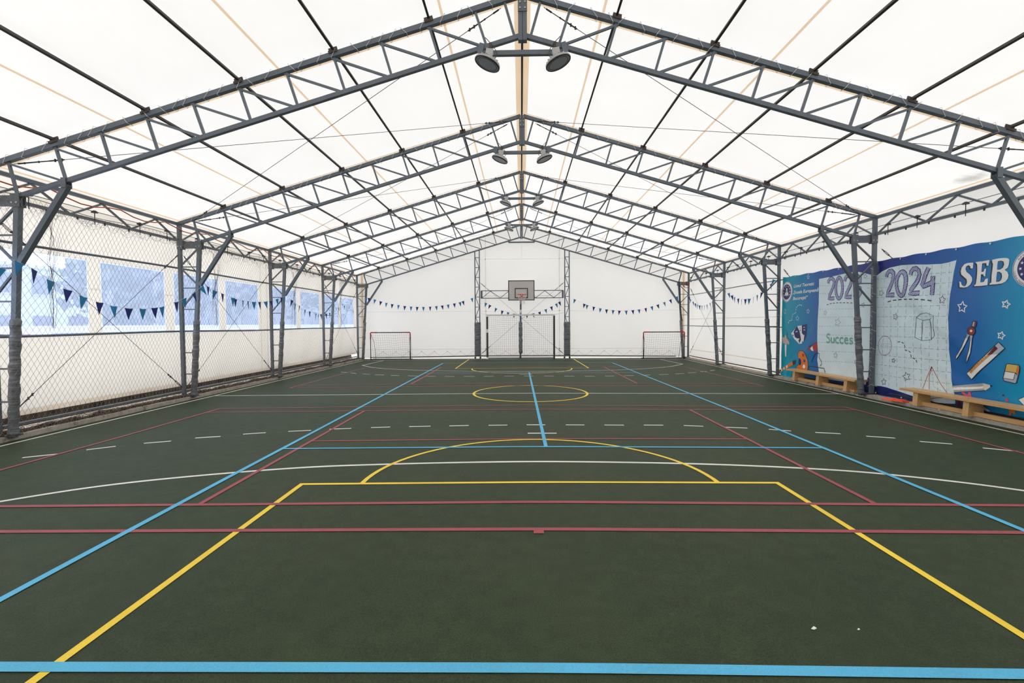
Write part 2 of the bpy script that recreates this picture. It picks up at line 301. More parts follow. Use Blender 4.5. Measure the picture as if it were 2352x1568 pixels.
# ---------------------------------------------------------------- dimensions
BAY = 3.937
FR = [6.915 + BAY*i for i in range(5)]          # five visible frames
Y0, YE = -4.9, 22.86                            # near and far canvas
XW = 7.85                                       # side canvas
SL = .2957
zt = lambda x: 6.20 - SL*abs(x)                 # top chord axis
zb = lambda x: 5.642 - SL*abs(x)                # bottom chord axis
zf = lambda x: zt(x) + .11                      # roof cloth
crown = lambda x: -.0065*(math.sqrt((x-.2)**2 + .09) - .3)
FILL=[('page',1,'page',[(12.94,2.756),(12.295,2.773),(11.684,2.802),(11.428,2.785),(11.154,2.709),(10.998,2.663),(10.993,1.475),(11.044,0.413),(11.132,0.197),(11.35,0.204),(11.635,0.189),(11.935,0.177),(12.251,0.17),(12.585,0.174),(12.868,0.274),(12.957,0.63),(12.919,0.809),(12.954,1.138),(12.97,1.688),(12.94,2.126)]),('page',1,'page',[(10.875,2.643),(10.709,2.713),(10.464,2.771),(10.193,2.788),(9.852,2.763),(9.533,2.722),(9.235,2.698),(9.093,2.705),(8.916,2.728),(8.963,2.521),(9.014,2.164),(9.041,1.922),(9.054,1.678),(9.038,1.609),(9.014,1.426),(9.022,1.121),(8.98,0.879),(8.936,0.579),(8.897,0.402),(8.867,0.309),(8.859,0.139),(9.082,0.11),(9.3,0.093),(9.482,0.102),(9.854,0.144),(10.202,0.183),(10.479,0.223),(10.673,0.227),(10.903,0.205),(10.859,0.433),(10.841,1.173),(10.854,1.476)]),('theatre_masks',2,'white',[(14.2,1.3),(13.875,1.519),(13.663,1.536),(13.669,1.032),(13.811,1.014),(14.045,1.148)]),('theatre_masks',3,'navy',[(14.072,1.35),(13.908,1.519),(13.856,1.46),(13.78,1.367),(13.712,1.135),(13.791,1.027),(13.834,1.119),(13.774,1.168),(13.898,1.164),(14.004,1.197)]),('theatre_masks',2,'navy',[(13.683,1.536),(13.451,1.578),(13.458,1.304),(13.513,1.165),(13.602,1.069),(13.693,1.159)]),('theatre_masks',3,'white',[(13.825,1.519),(13.679,1.536),(13.673,1.322),(13.595,1.266),(13.556,1.278),(13.59,1.093),(13.63,1.073),(13.735,1.228)]),('theatre_masks',4,'white',[(13.987,1.34),(13.925,1.377),(13.854,1.366),(13.924,1.341)]),('theatre_masks',4,'white',[(13.611,1.404),(13.56,1.428),(13.5,1.406),(13.559,1.398)]),('theatre_masks',4,'white',[(13.613,1.474),(13.562,1.497),(13.522,1.475),(13.561,1.47)]),('theatre_masks',4,'navy',[(13.781,1.402),(13.72,1.415),(13.731,1.379)]),('theatre_masks',4,'navy',[(13.791,1.461),(13.734,1.473),(13.741,1.449)]),('theatre_masks',4,'navy',[(14.134,1.265),(14.048,1.255),(14.102,1.218)]),('dancer',2,'pink',[(14.736,1.101),(14.645,1.191),(14.575,1.168),(14.532,1.244),(14.464,1.233),(14.452,1.159),(14.325,1.066),(14.279,1.007),(14.344,0.967),(14.412,1.013),(14.433,0.951),(14.524,0.947),(14.548,1.008),(14.64,0.992),(14.651,1.066)]),('dancer',2,'white',[(14.533,0.959),(14.433,0.963),(14.455,0.605),(14.51,0.613)]),('flute',2,'orange',[(14.852,0.159),(14.133,0.482),(14.053,0.392),(14.84,0.096)]),('flute',3,'white',[(14.721,0.216),(14.656,0.247),(14.617,0.176),(14.681,0.144)]),('flute',3,'white',[(14.596,0.27),(14.533,0.301),(14.494,0.23),(14.557,0.199)]),('flute',3,'white',[(14.438,0.339),(14.376,0.369),(14.339,0.298),(14.4,0.268)]),('flute',3,'ink',[(14.1,0.521),(13.922,0.551),(13.94,0.45),(14.036,0.394),(14.08,0.438)]),('palette',2,'orange',[(13.915,0.297),(13.876,0.396),(13.774,0.428),(13.706,0.492),(13.737,0.584),(13.82,0.613),(13.852,0.729),(13.805,0.803),(13.704,0.836),(13.582,0.815),(13.481,0.729),(13.4,0.62),(13.366,0.508),(13.372,0.325),(13.429,0.285)]),('palette',3,'navy',[(13.678,0.518),(13.681,0.48),(13.693,0.447),(13.711,0.425),(13.732,0.415),(13.754,0.421),(13.773,0.441),(13.787,0.472),(13.792,0.509),(13.789,0.547),(13.777,0.58),(13.759,0.603),(13.738,0.612),(13.716,0.606),(13.697,0.586),(13.684,0.555)]),('palette',3,'red',[(13.54,0.714),(13.553,0.68),(13.586,0.664),(13.62,0.676),(13.635,0.708),(13.622,0.741),(13.589,0.757),(13.555,0.746)]),('palette',3,'blue',[(13.488,0.556),(13.501,0.526),(13.534,0.511),(13.568,0.52),(13.583,0.549),(13.57,0.579),(13.536,0.594),(13.502,0.584)]),('palette',3,'white',[(13.491,0.401),(13.507,0.361),(13.549,0.341),(13.592,0.353),(13.61,0.391),(13.594,0.432),(13.552,0.452),(13.51,0.439)]),('rocket',2,'red',[(13.38,0.884),(13.314,0.967),(13.274,0.935),(13.181,0.973),(13.145,1.02),(12.953,1.09),(12.946,0.856),(13.215,0.859),(13.31,0.858)]),('rocket',3,'white',[(13.262,0.913),(13.163,0.985),(13.11,0.847),(13.208,0.864)]),('lettering',2,'ink',[(8.631,2.628),(8.613,2.619),(8.619,2.53),(8.66,2.529),(8.673,2.573),(8.705,2.593),(8.745,2.576),(8.758,2.529),(8.736,2.479),(8.67,2.424),(8.628,2.367),(8.626,2.309),(8.653,2.253),(8.71,2.215),(8.781,2.206),(8.863,2.221),(8.871,2.319),(8.844,2.315),(8.82,2.256),(8.775,2.225),(8.74,2.244),(8.722,2.296),(8.732,2.35),(8.787,2.398),(8.838,2.446),(8.85,2.502),(8.834,2.565),(8.782,2.618),(8.723,2.632)]),('lettering',3,'white',[(8.603,2.643),(8.585,2.634),(8.591,2.545),(8.632,2.544),(8.645,2.588),(8.677,2.608),(8.717,2.591),(8.73,2.544),(8.708,2.494),(8.642,2.439),(8.6,2.382),(8.598,2.324),(8.625,2.268),(8.682,2.23),(8.753,2.221),(8.835,2.236),(8.843,2.334),(8.816,2.33),(8.792,2.271),(8.747,2.24),(8.712,2.259),(8.694,2.311),(8.704,2.365),(8.759,2.413),(8.81,2.461),(8.822,2.517),(8.806,2.58),(8.754,2.633),(8.695,2.647)]),('lettering',2,'ink',[(8.576,2.63),(8.441,2.628),(8.321,2.633),(8.338,2.541),(8.368,2.54),(8.38,2.59),(8.451,2.591),(8.459,2.45),(8.424,2.449),(8.402,2.495),(8.377,2.494),(8.384,2.37),(8.411,2.37),(8.421,2.404),(8.465,2.409),(8.468,2.274),(8.408,2.274),(8.377,2.323),(8.332,2.329),(8.336,2.217),(8.45,2.211),(8.584,2.216),(8.573,2.236),(8.551,2.25),(8.54,2.354),(8.536,2.5),(8.541,2.584),(8.556,2.604)]),('lettering',3,'white',[(8.548,2.645),(8.413,2.643),(8.293,2.648),(8.31,2.556),(8.34,2.555),(8.352,2.605),(8.423,2.606),(8.431,2.465),(8.396,2.464),(8.374,2.51),(8.349,2.509),(8.356,2.385),(8.383,2.385),(8.393,2.419),(8.437,2.424),(8.44,2.289),(8.38,2.289),(8.349,2.338),(8.304,2.344),(8.308,2.232),(8.422,2.226),(8.556,2.231),(8.545,2.251),(8.523,2.265),(8.512,2.369),(8.508,2.515),(8.513,2.599),(8.528,2.619)]),('lettering',2,'ink',[(8.275,2.63),(8.167,2.638),(8.076,2.634),(8.016,2.623),(7.986,2.594),(7.989,2.526),(8.006,2.47),(8.055,2.441),(8.009,2.402),(7.986,2.351),(7.996,2.293),(8.034,2.247),(8.093,2.223),(8.184,2.218),(8.301,2.22),(8.297,2.234),(8.269,2.257),(8.272,2.379),(8.263,2.469),(8.259,2.56),(8.274,2.592)]),('lettering',3,'white',[(8.247,2.645),(8.139,2.653),(8.048,2.649),(7.988,2.638),(7.958,2.609),(7.961,2.541),(7.978,2.485),(8.027,2.456),(7.981,2.417),(7.958,2.366),(7.968,2.308),(8.006,2.262),(8.065,2.238),(8.156,2.233),(8.273,2.235),(8.269,2.249),(8.241,2.272),(8.244,2.394),(8.235,2.484),(8.231,2.575),(8.246,2.607)]),('lettering',4,'ink',[(8.143,2.609),(8.092,2.612),(8.051,2.592),(8.039,2.541),(8.058,2.494),(8.102,2.469),(8.148,2.47),(8.145,2.534)]),('lettering',5,'blue2',[(8.147,2.602),(8.102,2.606),(8.064,2.589),(8.055,2.543),(8.071,2.498),(8.113,2.475),(8.151,2.47),(8.15,2.535)]),('lettering',4,'ink',[(8.15,2.435),(8.111,2.434),(8.072,2.402),(8.063,2.346),(8.077,2.298),(8.106,2.273),(8.155,2.27),(8.152,2.355)]),('lettering',5,'blue2',[(8.15,2.427),(8.119,2.427),(8.085,2.398),(8.076,2.348),(8.089,2.301),(8.119,2.28),(8.157,2.273),(8.156,2.355)]),('compass',2,'white',[(8.665,1.412),(8.607,1.381),(8.674,1.234),(8.729,1.125),(8.857,0.949),(8.877,0.955),(8.866,1.003),(8.752,1.164),(8.698,1.312)]),('compass',2,'white',[(8.605,1.387),(8.544,1.382),(8.562,1.278),(8.576,1.068),(8.642,0.912),(8.66,0.911),(8.651,0.971),(8.607,1.132),(8.597,1.276)]),('compass',3,'pgrey',[(8.651,1.406),(8.607,1.381),(8.648,1.321),(8.687,1.333)]),('compass',3,'pgrey',[(8.605,1.381),(8.544,1.382),(8.558,1.288),(8.6,1.296)]),('compass',4,'brick',[(8.499,1.458),(8.502,1.436),(8.512,1.416),(8.527,1.4),(8.547,1.39),(8.569,1.386),(8.592,1.389),(8.613,1.398),(8.63,1.414),(8.641,1.434),(8.645,1.456),(8.642,1.478),(8.633,1.499),(8.617,1.515),(8.596,1.525),(8.574,1.529),(8.551,1.526),(8.531,1.516),(8.514,1.5),(8.503,1.48)]),('compass',5,'white',[(8.551,1.46),(8.554,1.449),(8.562,1.441),(8.574,1.438),(8.586,1.44),(8.595,1.448),(8.599,1.459),(8.596,1.471),(8.587,1.479),(8.575,1.482),(8.563,1.479),(8.554,1.471)]),('compass',4,'brick',[(8.566,1.535),(8.551,1.603),(8.524,1.631),(8.469,1.622),(8.478,1.577),(8.5,1.519)]),('compass',5,'pgrey',[(8.552,1.545),(8.54,1.6),(8.52,1.622),(8.506,1.613),(8.521,1.538)]),('ruler',2,'white',[(8.653,0.707),(8.085,1.285),(7.979,1.187),(8.555,0.615)]),('ruler',3,'pgrey',[(8.14,1.221),(8.085,1.285),(7.979,1.187),(8.091,1.086),(8.186,1.073),(8.094,1.178)]),('ruler',4,'lorange',[(8.602,0.751),(8.276,1.055),(8.212,1.072),(8.572,0.715)]),('ruler',4,'dred',[(8.276,1.055),(8.14,1.221),(8.094,1.178),(8.192,1.079),(8.256,1.05)]),('eraser',2,'white',[(7.945,0.935),(7.921,0.942),(7.756,0.936),(7.737,0.902),(7.741,0.836),(7.782,0.66),(7.804,0.637),(7.972,0.658),(7.996,0.701),(7.971,0.814)]),('eraser',3,'lyellow',[(7.944,0.931),(7.773,0.928),(7.792,0.814),(7.968,0.82)]),('eraser',3,'orange',[(7.773,0.928),(7.737,0.902),(7.752,0.806),(7.776,0.768),(7.804,0.806)]),('eraser',3,'pgrey',[(7.803,0.789),(7.762,0.769),(7.787,0.659),(7.825,0.643),(7.972,0.661),(7.988,0.702),(7.83,0.696)]),('pencil',2,'pgrey2',[(8.917,0.454),(8.341,0.576),(8.325,0.524),(8.901,0.422)]),('pencil',2,'white',[(8.906,0.428),(8.326,0.53),(8.338,0.484),(8.889,0.382)]),('pencil',2,'pgrey2',[(8.889,0.385),(8.335,0.487),(8.297,0.458),(8.876,0.343)]),('pencil',2,'cream',[(8.341,0.576),(8.208,0.564),(8.201,0.528),(8.297,0.458),(8.335,0.487),(8.323,0.527)]),('pencil',3,'ink',[(8.208,0.567),(8.159,0.558),(8.201,0.528)]),('scissors',2,'coral',[(8.727,0.371),(8.669,0.38),(8.596,0.337),(8.59,0.391),(8.555,0.396),(8.524,0.315),(8.638,0.304)]),('scissors',2,'dred',[(8.738,0.168),(8.742,0.145),(8.753,0.124),(8.769,0.111),(8.787,0.108),(8.804,0.115),(8.816,0.132),(8.821,0.155),(8.818,0.179),(8.807,0.199),(8.791,0.213),(8.772,0.215),(8.755,0.208),(8.743,0.191)]),('scissors',2,'pgrey',[(8.424,0.214),(8.342,0.208),(8.188,0.13),(8.22,0.103),(8.286,0.116)]),('dots',2,'coral',[(7.908,0.358),(7.911,0.342),(7.919,0.329),(7.931,0.322),(7.943,0.325),(7.952,0.335),(7.956,0.35),(7.953,0.366),(7.945,0.379),(7.933,0.385),(7.921,0.383),(7.912,0.373)]),('dots',2,'dred',[(7.972,0.423),(7.975,0.412),(7.983,0.404),(7.994,0.403),(8.003,0.408),(8.006,0.418),(8.003,0.429),(7.995,0.437),(7.984,0.439),(7.976,0.434)]),('letter_a',2,'orange',[(7.903,0.215),(7.802,0.215),(7.794,0.151),(7.818,0.146),(7.83,0.162),(7.854,0.158),(7.864,0.114),(7.894,0.108),(7.886,0.158)]),('book',2,'white',[(7.755,0.39),(7.646,0.46),(7.561,0.496),(7.556,0.323),(7.667,0.31)])]
STK=[('dancer',2,'ink',0.012,[(14.44,1.197),(14.376,1.296),(14.43,1.332),(14.408,1.173),(14.216,1.094)],0,0),('flute',2,'ink',0.012,[(14.85,0.095),(14.053,0.392)],0,0),('palette',3,'ink',0.012,[(13.915,0.297),(13.876,0.396),(13.774,0.428),(13.706,0.492),(13.737,0.584),(13.82,0.613),(13.852,0.729),(13.805,0.803),(13.704,0.836),(13.582,0.815),(13.481,0.729),(13.4,0.62),(13.366,0.508),(13.372,0.325),(13.429,0.285)],1,0),('rocket',3,'ink',0.012,[(13.38,0.884),(13.314,0.967),(13.145,1.02),(12.953,1.09)],0,0),('line_art',2,'ink',0.022,[(13.206,0.544),(13.171,0.637),(13.046,0.779),(12.974,0.81),(12.854,0.796),(12.88,0.702),(12.771,0.601),(12.762,0.525),(12.831,0.469)],0,0),('line_art',2,'ink',0.022,[(13.314,0.331),(13.309,0.427),(13.128,0.427),(12.963,0.431),(12.837,0.425),(12.654,0.43),(12.606,0.323)],0,0),('paperclip',2,'aqua',0.01,[(13.268,1.364),(13.197,1.533),(13.142,1.551),(13.129,1.489),(13.192,1.354),(13.248,1.335),(13.276,1.386),(13.216,1.511)],0,0),('dashes',2,'white',0.018,[(13.679,2.093),(13.781,2.11),(13.883,2.084),(13.952,2.027),(13.977,1.874),(14.065,1.876),(14.137,1.829),(14.158,1.674),(14.276,1.67),(14.328,1.638),(14.339,1.565)],0,0.05),('star',2,'white',0.012,[(13.421,2.91),(13.406,2.873),(13.366,2.861),(13.397,2.84),(13.393,2.802),(13.428,2.826),(13.465,2.816),(13.456,2.851),(13.483,2.883),(13.442,2.88)],1,0),('star',2,'white',0.012,[(14.557,2.04),(14.522,1.99),(14.468,1.991),(14.497,1.941),(14.476,1.883),(14.529,1.901),(14.57,1.863),(14.573,1.925),(14.62,1.96),(14.569,1.98)],1,0),('star',2,'white',0.012,[(13.387,1.985),(13.375,1.941),(13.334,1.925),(13.37,1.901),(13.37,1.856),(13.404,1.886),(13.446,1.874),(13.431,1.916),(13.457,1.954),(13.413,1.95)],1,0),('star',2,'white',0.012,[(13.883,1.811),(13.864,1.763),(13.813,1.751),(13.853,1.72),(13.848,1.67),(13.892,1.698),(13.94,1.68),(13.928,1.728),(13.963,1.767),(13.91,1.768)],1,0),('star',2,'ink',0.01,[(12.64,1.937),(12.627,1.89),(12.584,1.873),(12.621,1.847),(12.621,1.799),(12.657,1.83),(12.701,1.818),(12.685,1.862),(12.712,1.903),(12.667,1.899)],1,0),('star',2,'ink',0.01,[(12.103,1.72),(12.089,1.647),(12.021,1.615),(12.086,1.582),(12.094,1.509),(12.149,1.561),(12.223,1.547),(12.191,1.613),(12.229,1.679),(12.153,1.667)],1,0),('star',2,'ink',0.01,[(12.185,0.873),(12.171,0.823),(12.123,0.809),(12.164,0.778),(12.164,0.726),(12.205,0.756),(12.254,0.738),(12.237,0.788),(12.267,0.83),(12.215,0.83)],1,0),('star',2,'ink',0.01,[(11.204,2.715),(11.196,2.675),(11.161,2.654),(11.195,2.639),(11.199,2.6),(11.227,2.631),(11.266,2.627),(11.249,2.661),(11.269,2.699),(11.23,2.688)],1,0),('star',2,'ink',0.01,[(11.25,2.066),(11.242,2.026),(11.202,2.007),(11.24,1.99),(11.244,1.95),(11.276,1.98),(11.318,1.974),(11.3,2.009),(11.322,2.046),(11.279,2.038)],1,0),('star',2,'ink',0.01,[(11.464,0.743),(11.457,0.705),(11.426,0.691),(11.456,0.671),(11.459,0.632),(11.484,0.657),(11.517,0.648),(11.503,0.684),(11.52,0.717),(11.486,0.713)],1,0),('star',2,'ink',0.012,[(10.69,2.321),(10.681,2.269),(10.639,2.244),(10.679,2.223),(10.684,2.173),(10.718,2.211),(10.764,2.204),(10.744,2.249),(10.768,2.297),(10.721,2.285)],1,0),('star',2,'ink',0.012,[(10.275,1.804),(10.266,1.753),(10.222,1.73),(10.264,1.707),(10.269,1.656),(10.304,1.693),(10.351,1.684),(10.33,1.73),(10.355,1.776),(10.307,1.767)],1,0),('star',2,'ink',0.012,[(9.183,2.11),(9.164,2.058),(9.116,2.043),(9.153,2.011),(9.148,1.957),(9.19,1.989),(9.236,1.97),(9.224,2.022),(9.258,2.066),(9.208,2.065)],1,0),('star',2,'ink',0.014,[(10.309,0.86),(10.299,0.829),(10.265,0.82),(10.295,0.8),(10.295,0.766),(10.323,0.785),(10.358,0.773),(10.346,0.805),(10.367,0.831),(10.331,0.832)],1,0),('star',2,'ink',0.014,[(9.997,0.601),(9.957,0.554),(9.894,0.564),(9.928,0.507),(9.903,0.45),(9.964,0.461),(10.012,0.414),(10.016,0.479),(10.071,0.508),(10.011,0.537)],1,0),('star',2,'ink',0.014,[(10.583,0.406),(10.553,0.365),(10.5,0.369),(10.533,0.326),(10.517,0.278),(10.567,0.291),(10.611,0.257),(10.609,0.309),(10.652,0.337),(10.6,0.355)],1,0),('star',2,'white',0.026,[(8.753,1.981),(8.729,1.916),(8.668,1.898),(8.716,1.857),(8.709,1.789),(8.763,1.828),(8.821,1.804),(8.806,1.87),(8.849,1.924),(8.785,1.925)],1,0),('star',2,'white',0.026,[(7.968,1.96),(7.96,1.916),(7.919,1.896),(7.958,1.877),(7.962,1.833),(7.995,1.866),(8.039,1.859),(8.02,1.898),(8.043,1.938),(7.998,1.93)],1,0),('star',2,'white',0.022,[(8.03,1.455),(8.022,1.412),(7.984,1.395),(8.021,1.374),(8.025,1.33),(8.056,1.36),(8.098,1.351),(8.08,1.391),(8.101,1.429),(8.059,1.423)],1,0),('ruled_lines',2,'grid',0.008,[(12.928,2.58),(12.16,2.512),(11.53,2.456)],0,0.07),('ruled_lines',2,'grid',0.008,[(12.922,2.377),(12.154,2.321),(11.525,2.275)],0,0.07),('ruled_lines',2,'grid',0.008,[(12.91,1.961),(12.143,1.947),(11.515,1.936)],0,0.07),('ruled_lines',2,'grid',0.008,[(12.904,1.749),(12.137,1.748),(11.509,1.747)],0,0.07),('ruled_lines',2,'grid',0.008,[(12.897,1.513),(12.131,1.525),(11.503,1.536)],0,0.07),('ruled_lines',2,'grid',0.008,[(12.89,1.298),(12.124,1.297),(11.495,1.295)],0,0.07),('ruled_lines',2,'grid',0.008,[(12.885,1.097),(12.118,1.108),(11.49,1.115)],0,0.07),('ruled_lines',2,'grid',0.008,[(12.878,0.867),(12.112,0.891),(11.484,0.91)],0,0.07),('ruled_lines',2,'grid',0.008,[(12.87,0.604),(12.105,0.644),(11.477,0.676)],0,0.07),('ruled_lines',2,'grid',0.008,[(11.152,2.604),(11.006,2.594)],0,0.07),('ruled_lines',2,'grid',0.008,[(11.146,2.386),(10.999,2.379)],0,0.07),('ruled_lines',2,'grid',0.008,[(11.139,2.168),(10.993,2.163)],0,0.07),('ruled_lines',2,'grid',0.008,[(10.873,2.562),(9.845,2.543),(8.964,2.523)],0,0.08),('ruled_lines',2,'grid',0.008,[(10.867,2.364),(9.839,2.348),(8.985,2.333)],0,0.08),('ruled_lines',2,'grid',0.008,[(10.86,2.152),(9.833,2.136),(9.019,2.125)],0,0.08),('ruled_lines',2,'grid',0.008,[(10.854,1.942),(9.826,1.93),(9.055,1.923)],0,0.08),('ruled_lines',2,'grid',0.008,[(10.848,1.738),(9.82,1.727),(9.062,1.72)],0,0.08),('ruled_lines',2,'grid',0.008,[(10.841,1.524),(9.813,1.52),(9.07,1.517)],0,0.08),('ruled_lines',2,'grid',0.008,[(10.835,1.315),(9.807,1.315),(9.021,1.312)],0,0.08),('ruled_lines',2,'grid',0.008,[(10.838,1.102),(10.036,1.099),(9.029,1.106)],0,0.08),('ruled_lines',2,'grid',0.008,[(10.832,0.901),(10.03,0.894),(8.988,0.903)],0,0.08),('ruled_lines',2,'grid',0.008,[(10.826,0.69),(10.023,0.682),(8.954,0.697)],0,0.08),('ruled_lines',2,'grid',0.008,[(10.82,0.481),(10.017,0.469),(8.92,0.49)],0,0.08),('ruled_lines',2,'grid',0.008,[(10.635,2.684),(10.626,1.248),(10.626,0.313)],0,0.08),('ruled_lines',2,'grid',0.008,[(10.435,2.761),(10.426,1.255),(10.423,0.238)],0,0.08),('ruled_lines',2,'grid',0.008,[(10.237,2.78),(10.235,1.261),(10.22,0.195)],0,0.08),('ruled_lines',2,'grid',0.008,[(10.019,2.767),(10.041,1.267),(9.99,0.172)],0,0.08),('ruled_lines',2,'grid',0.008,[(9.811,2.749),(9.831,1.274),(9.788,0.161)],0,0.08),('ruled_lines',2,'grid',0.008,[(9.614,2.725),(9.636,1.28),(9.608,0.109)],0,0.08),('ruled_lines',2,'grid',0.008,[(9.418,2.702),(9.45,1.286),(9.428,0.33)],0,0.08),('ruled_lines',2,'grid',0.008,[(9.22,2.69),(9.263,1.292),(9.232,0.281)],0,0.08),('ruled_lines',2,'grid',0.008,[(9.051,2.7),(9.077,1.298),(9.039,0.309)],0,0.08),('dashes',2,'ink',0.016,[(12.606,2.065),(12.406,2.093),(12.148,2.099),(11.84,2.086),(11.547,2.062)],0,0.08),('dashes',2,'ink',0.02,[(10.516,2.049),(10.35,2.076),(10.136,2.082),(9.914,2.075),(9.7,2.061),(9.543,2.041),(9.42,2.019)],0,0.09),('prism_drawing',2,'dgreen',0.01,[(9.775,1.702),(9.66,1.779),(9.512,1.792),(9.347,1.738),(9.431,1.667),(9.616,1.65),(9.775,1.702)],0,0),('prism_drawing',2,'dgreen',0.01,[(9.775,1.702),(9.771,1.302)],0,0),('prism_drawing',2,'dgreen',0.01,[(9.616,1.65),(9.62,1.27)],0,0),('prism_drawing',2,'dgreen',0.01,[(9.431,1.667),(9.404,1.278)],0,0),('prism_drawing',2,'dgreen',0.01,[(9.347,1.738),(9.366,1.517),(9.342,1.353)],0,0),('prism_drawing',2,'dgreen',0.01,[(9.78,1.611),(9.774,1.309),(9.604,1.253),(9.412,1.277),(9.339,1.357),(9.367,1.534)],0,0),('prism_drawing',2,'dgreen',0.01,[(9.636,1.611),(9.612,1.257)],0,0),('prism_drawing',2,'dgreen',0.01,[(9.414,1.61),(9.409,1.277)],0,0),('sphere_drawing',2,'maroon',0.01,[(10.382,1.12),(10.385,1.074),(10.397,1.03),(10.419,0.99),(10.448,0.956),(10.484,0.929),(10.524,0.911),(10.567,0.903),(10.611,0.906),(10.653,0.919),(10.691,0.941),(10.724,0.973),(10.749,1.011),(10.766,1.055),(10.772,1.102),(10.769,1.15),(10.755,1.195),(10.732,1.236),(10.701,1.27),(10.664,1.296),(10.623,1.313),(10.58,1.319),(10.536,1.315),(10.495,1.301),(10.458,1.277),(10.427,1.246),(10.403,1.208),(10.388,1.165)],1,0),('sphere_drawing',2,'grid',0.008,[(10.385,1.12),(10.391,1.109),(10.409,1.098),(10.439,1.087),(10.477,1.079),(10.523,1.072),(10.572,1.068),(10.622,1.067),(10.669,1.069),(10.71,1.074),(10.741,1.082),(10.761,1.091),(10.768,1.102),(10.762,1.114),(10.742,1.125),(10.711,1.136),(10.671,1.145),(10.624,1.151),(10.575,1.154),(10.525,1.155),(10.48,1.153),(10.441,1.147),(10.411,1.14),(10.392,1.131)],1,0.03),('sphere_drawing',2,'grid',0.008,[(10.488,1.115),(10.489,1.064),(10.496,1.015),(10.508,0.973),(10.525,0.94),(10.545,0.919),(10.567,0.911),(10.59,0.916),(10.611,0.935),(10.63,0.966),(10.645,1.007),(10.656,1.055),(10.66,1.107),(10.659,1.16),(10.652,1.209),(10.639,1.251),(10.622,1.284),(10.602,1.305),(10.579,1.312),(10.557,1.306),(10.536,1.286),(10.517,1.255),(10.502,1.214),(10.492,1.167)],1,0.03),('dashes',2,'ink',0.016,[(10.215,1.204),(10.144,1.213),(10.082,1.188),(10.037,1.136),(10.017,1.041),(9.949,1.043),(9.897,1.008),(9.869,0.902),(9.811,0.893),(9.752,0.871),(9.729,0.813)],0,0.06),('pyramid_drawing',2,'dorange',0.012,[(9.381,0.764),(9.481,0.555),(9.567,0.331),(9.564,0.312)],0,0),('pyramid_drawing',2,'dorange',0.012,[(9.381,0.764),(9.432,0.561),(9.424,0.318)],0,0),('pyramid_drawing',2,'dorange',0.012,[(9.381,0.764),(9.179,0.464),(9.032,0.31)],0,0),('pyramid_drawing',2,'dorange',0.012,[(9.477,0.194),(9.452,0.133),(9.114,0.217)],0,0),('pyramid_drawing',2,'dorange',0.012,[(9.373,0.765),(9.408,0.692),(9.388,0.764)],0,0),('pyramid_drawing',2,'grid',0.008,[(9.381,0.764),(9.331,0.394),(9.16,0.329)],0,0.04),('compass',4,'ink',0.01,[(8.651,1.406),(8.698,1.312),(8.752,1.164),(8.866,1.003),(8.877,0.948)],0,0),('compass',4,'ink',0.01,[(8.857,0.949),(8.729,1.125),(8.674,1.234),(8.614,1.374)],0,0),('compass',4,'ink',0.01,[(8.605,1.381),(8.597,1.276),(8.607,1.132),(8.651,0.971),(8.663,0.891)],0,0),('compass',4,'ink',0.01,[(8.642,0.912),(8.576,1.068),(8.562,1.278),(8.544,1.382)],0,0),('compass',5,'ink',0.01,[(8.499,1.458),(8.502,1.436),(8.512,1.416),(8.527,1.4),(8.547,1.39),(8.569,1.386),(8.592,1.389),(8.613,1.398),(8.63,1.414),(8.641,1.434),(8.645,1.456),(8.642,1.478),(8.633,1.499),(8.617,1.515),(8.596,1.525),(8.574,1.529),(8.551,1.526),(8.531,1.516),(8.514,1.5),(8.503,1.48)],1,0),('compass',5,'ink',0.01,[(8.566,1.535),(8.551,1.603),(8.524,1.631),(8.469,1.622),(8.478,1.577),(8.5,1.519)],1,0),('ruler',4,'ink',0.012,[(8.653,0.707),(8.085,1.285),(7.979,1.187),(8.555,0.615)],1,0),('ruler',5,'ink',0.006,[(8.569,0.79),(8.545,0.761)],0,0),('ruler',5,'ink',0.006,[(8.536,0.822),(8.523,0.805)],0,0),('ruler',5,'ink',0.006,[(8.504,0.853),(8.48,0.824)],0,0),('ruler',5,'ink',0.006,[(8.471,0.885),(8.458,0.868)],0,0),('ruler',5,'ink',0.006,[(8.439,0.916),(8.417,0.887)],0,0),('ruler',5,'ink',0.006,[(8.408,0.946),(8.395,0.93)],0,0),('ruler',5,'ink',0.006,[(8.376,0.977),(8.354,0.948)],0,0),('ruler',5,'ink',0.006,[(8.345,1.007),(8.332,0.991)],0,0),('ruler',5,'ink',0.006,[(8.314,1.037),(8.292,1.009)],0,0),('eraser',4,'ink',0.012,[(7.945,0.935),(7.921,0.942),(7.756,0.936),(7.737,0.902),(7.741,0.836),(7.782,0.66),(7.804,0.637),(7.972,0.658),(7.996,0.701),(7.971,0.814)],1,0),('eraser',5,'ink',0.008,[(7.968,0.816),(7.8,0.809),(7.762,0.766)],0,0),('eraser',5,'ink',0.008,[(7.8,0.807),(7.827,0.696),(7.988,0.702)],0,0),('pencil',3,'ink',0.01,[(8.876,0.343),(8.297,0.458)],0,0),('scissors',3,'ink',0.01,[(8.424,0.214),(8.342,0.208),(8.188,0.13),(8.22,0.103),(8.286,0.116)],1,0),('book',3,'ink',0.01,[(7.561,0.496),(7.646,0.46),(7.755,0.39),(7.667,0.31)],0,0)]
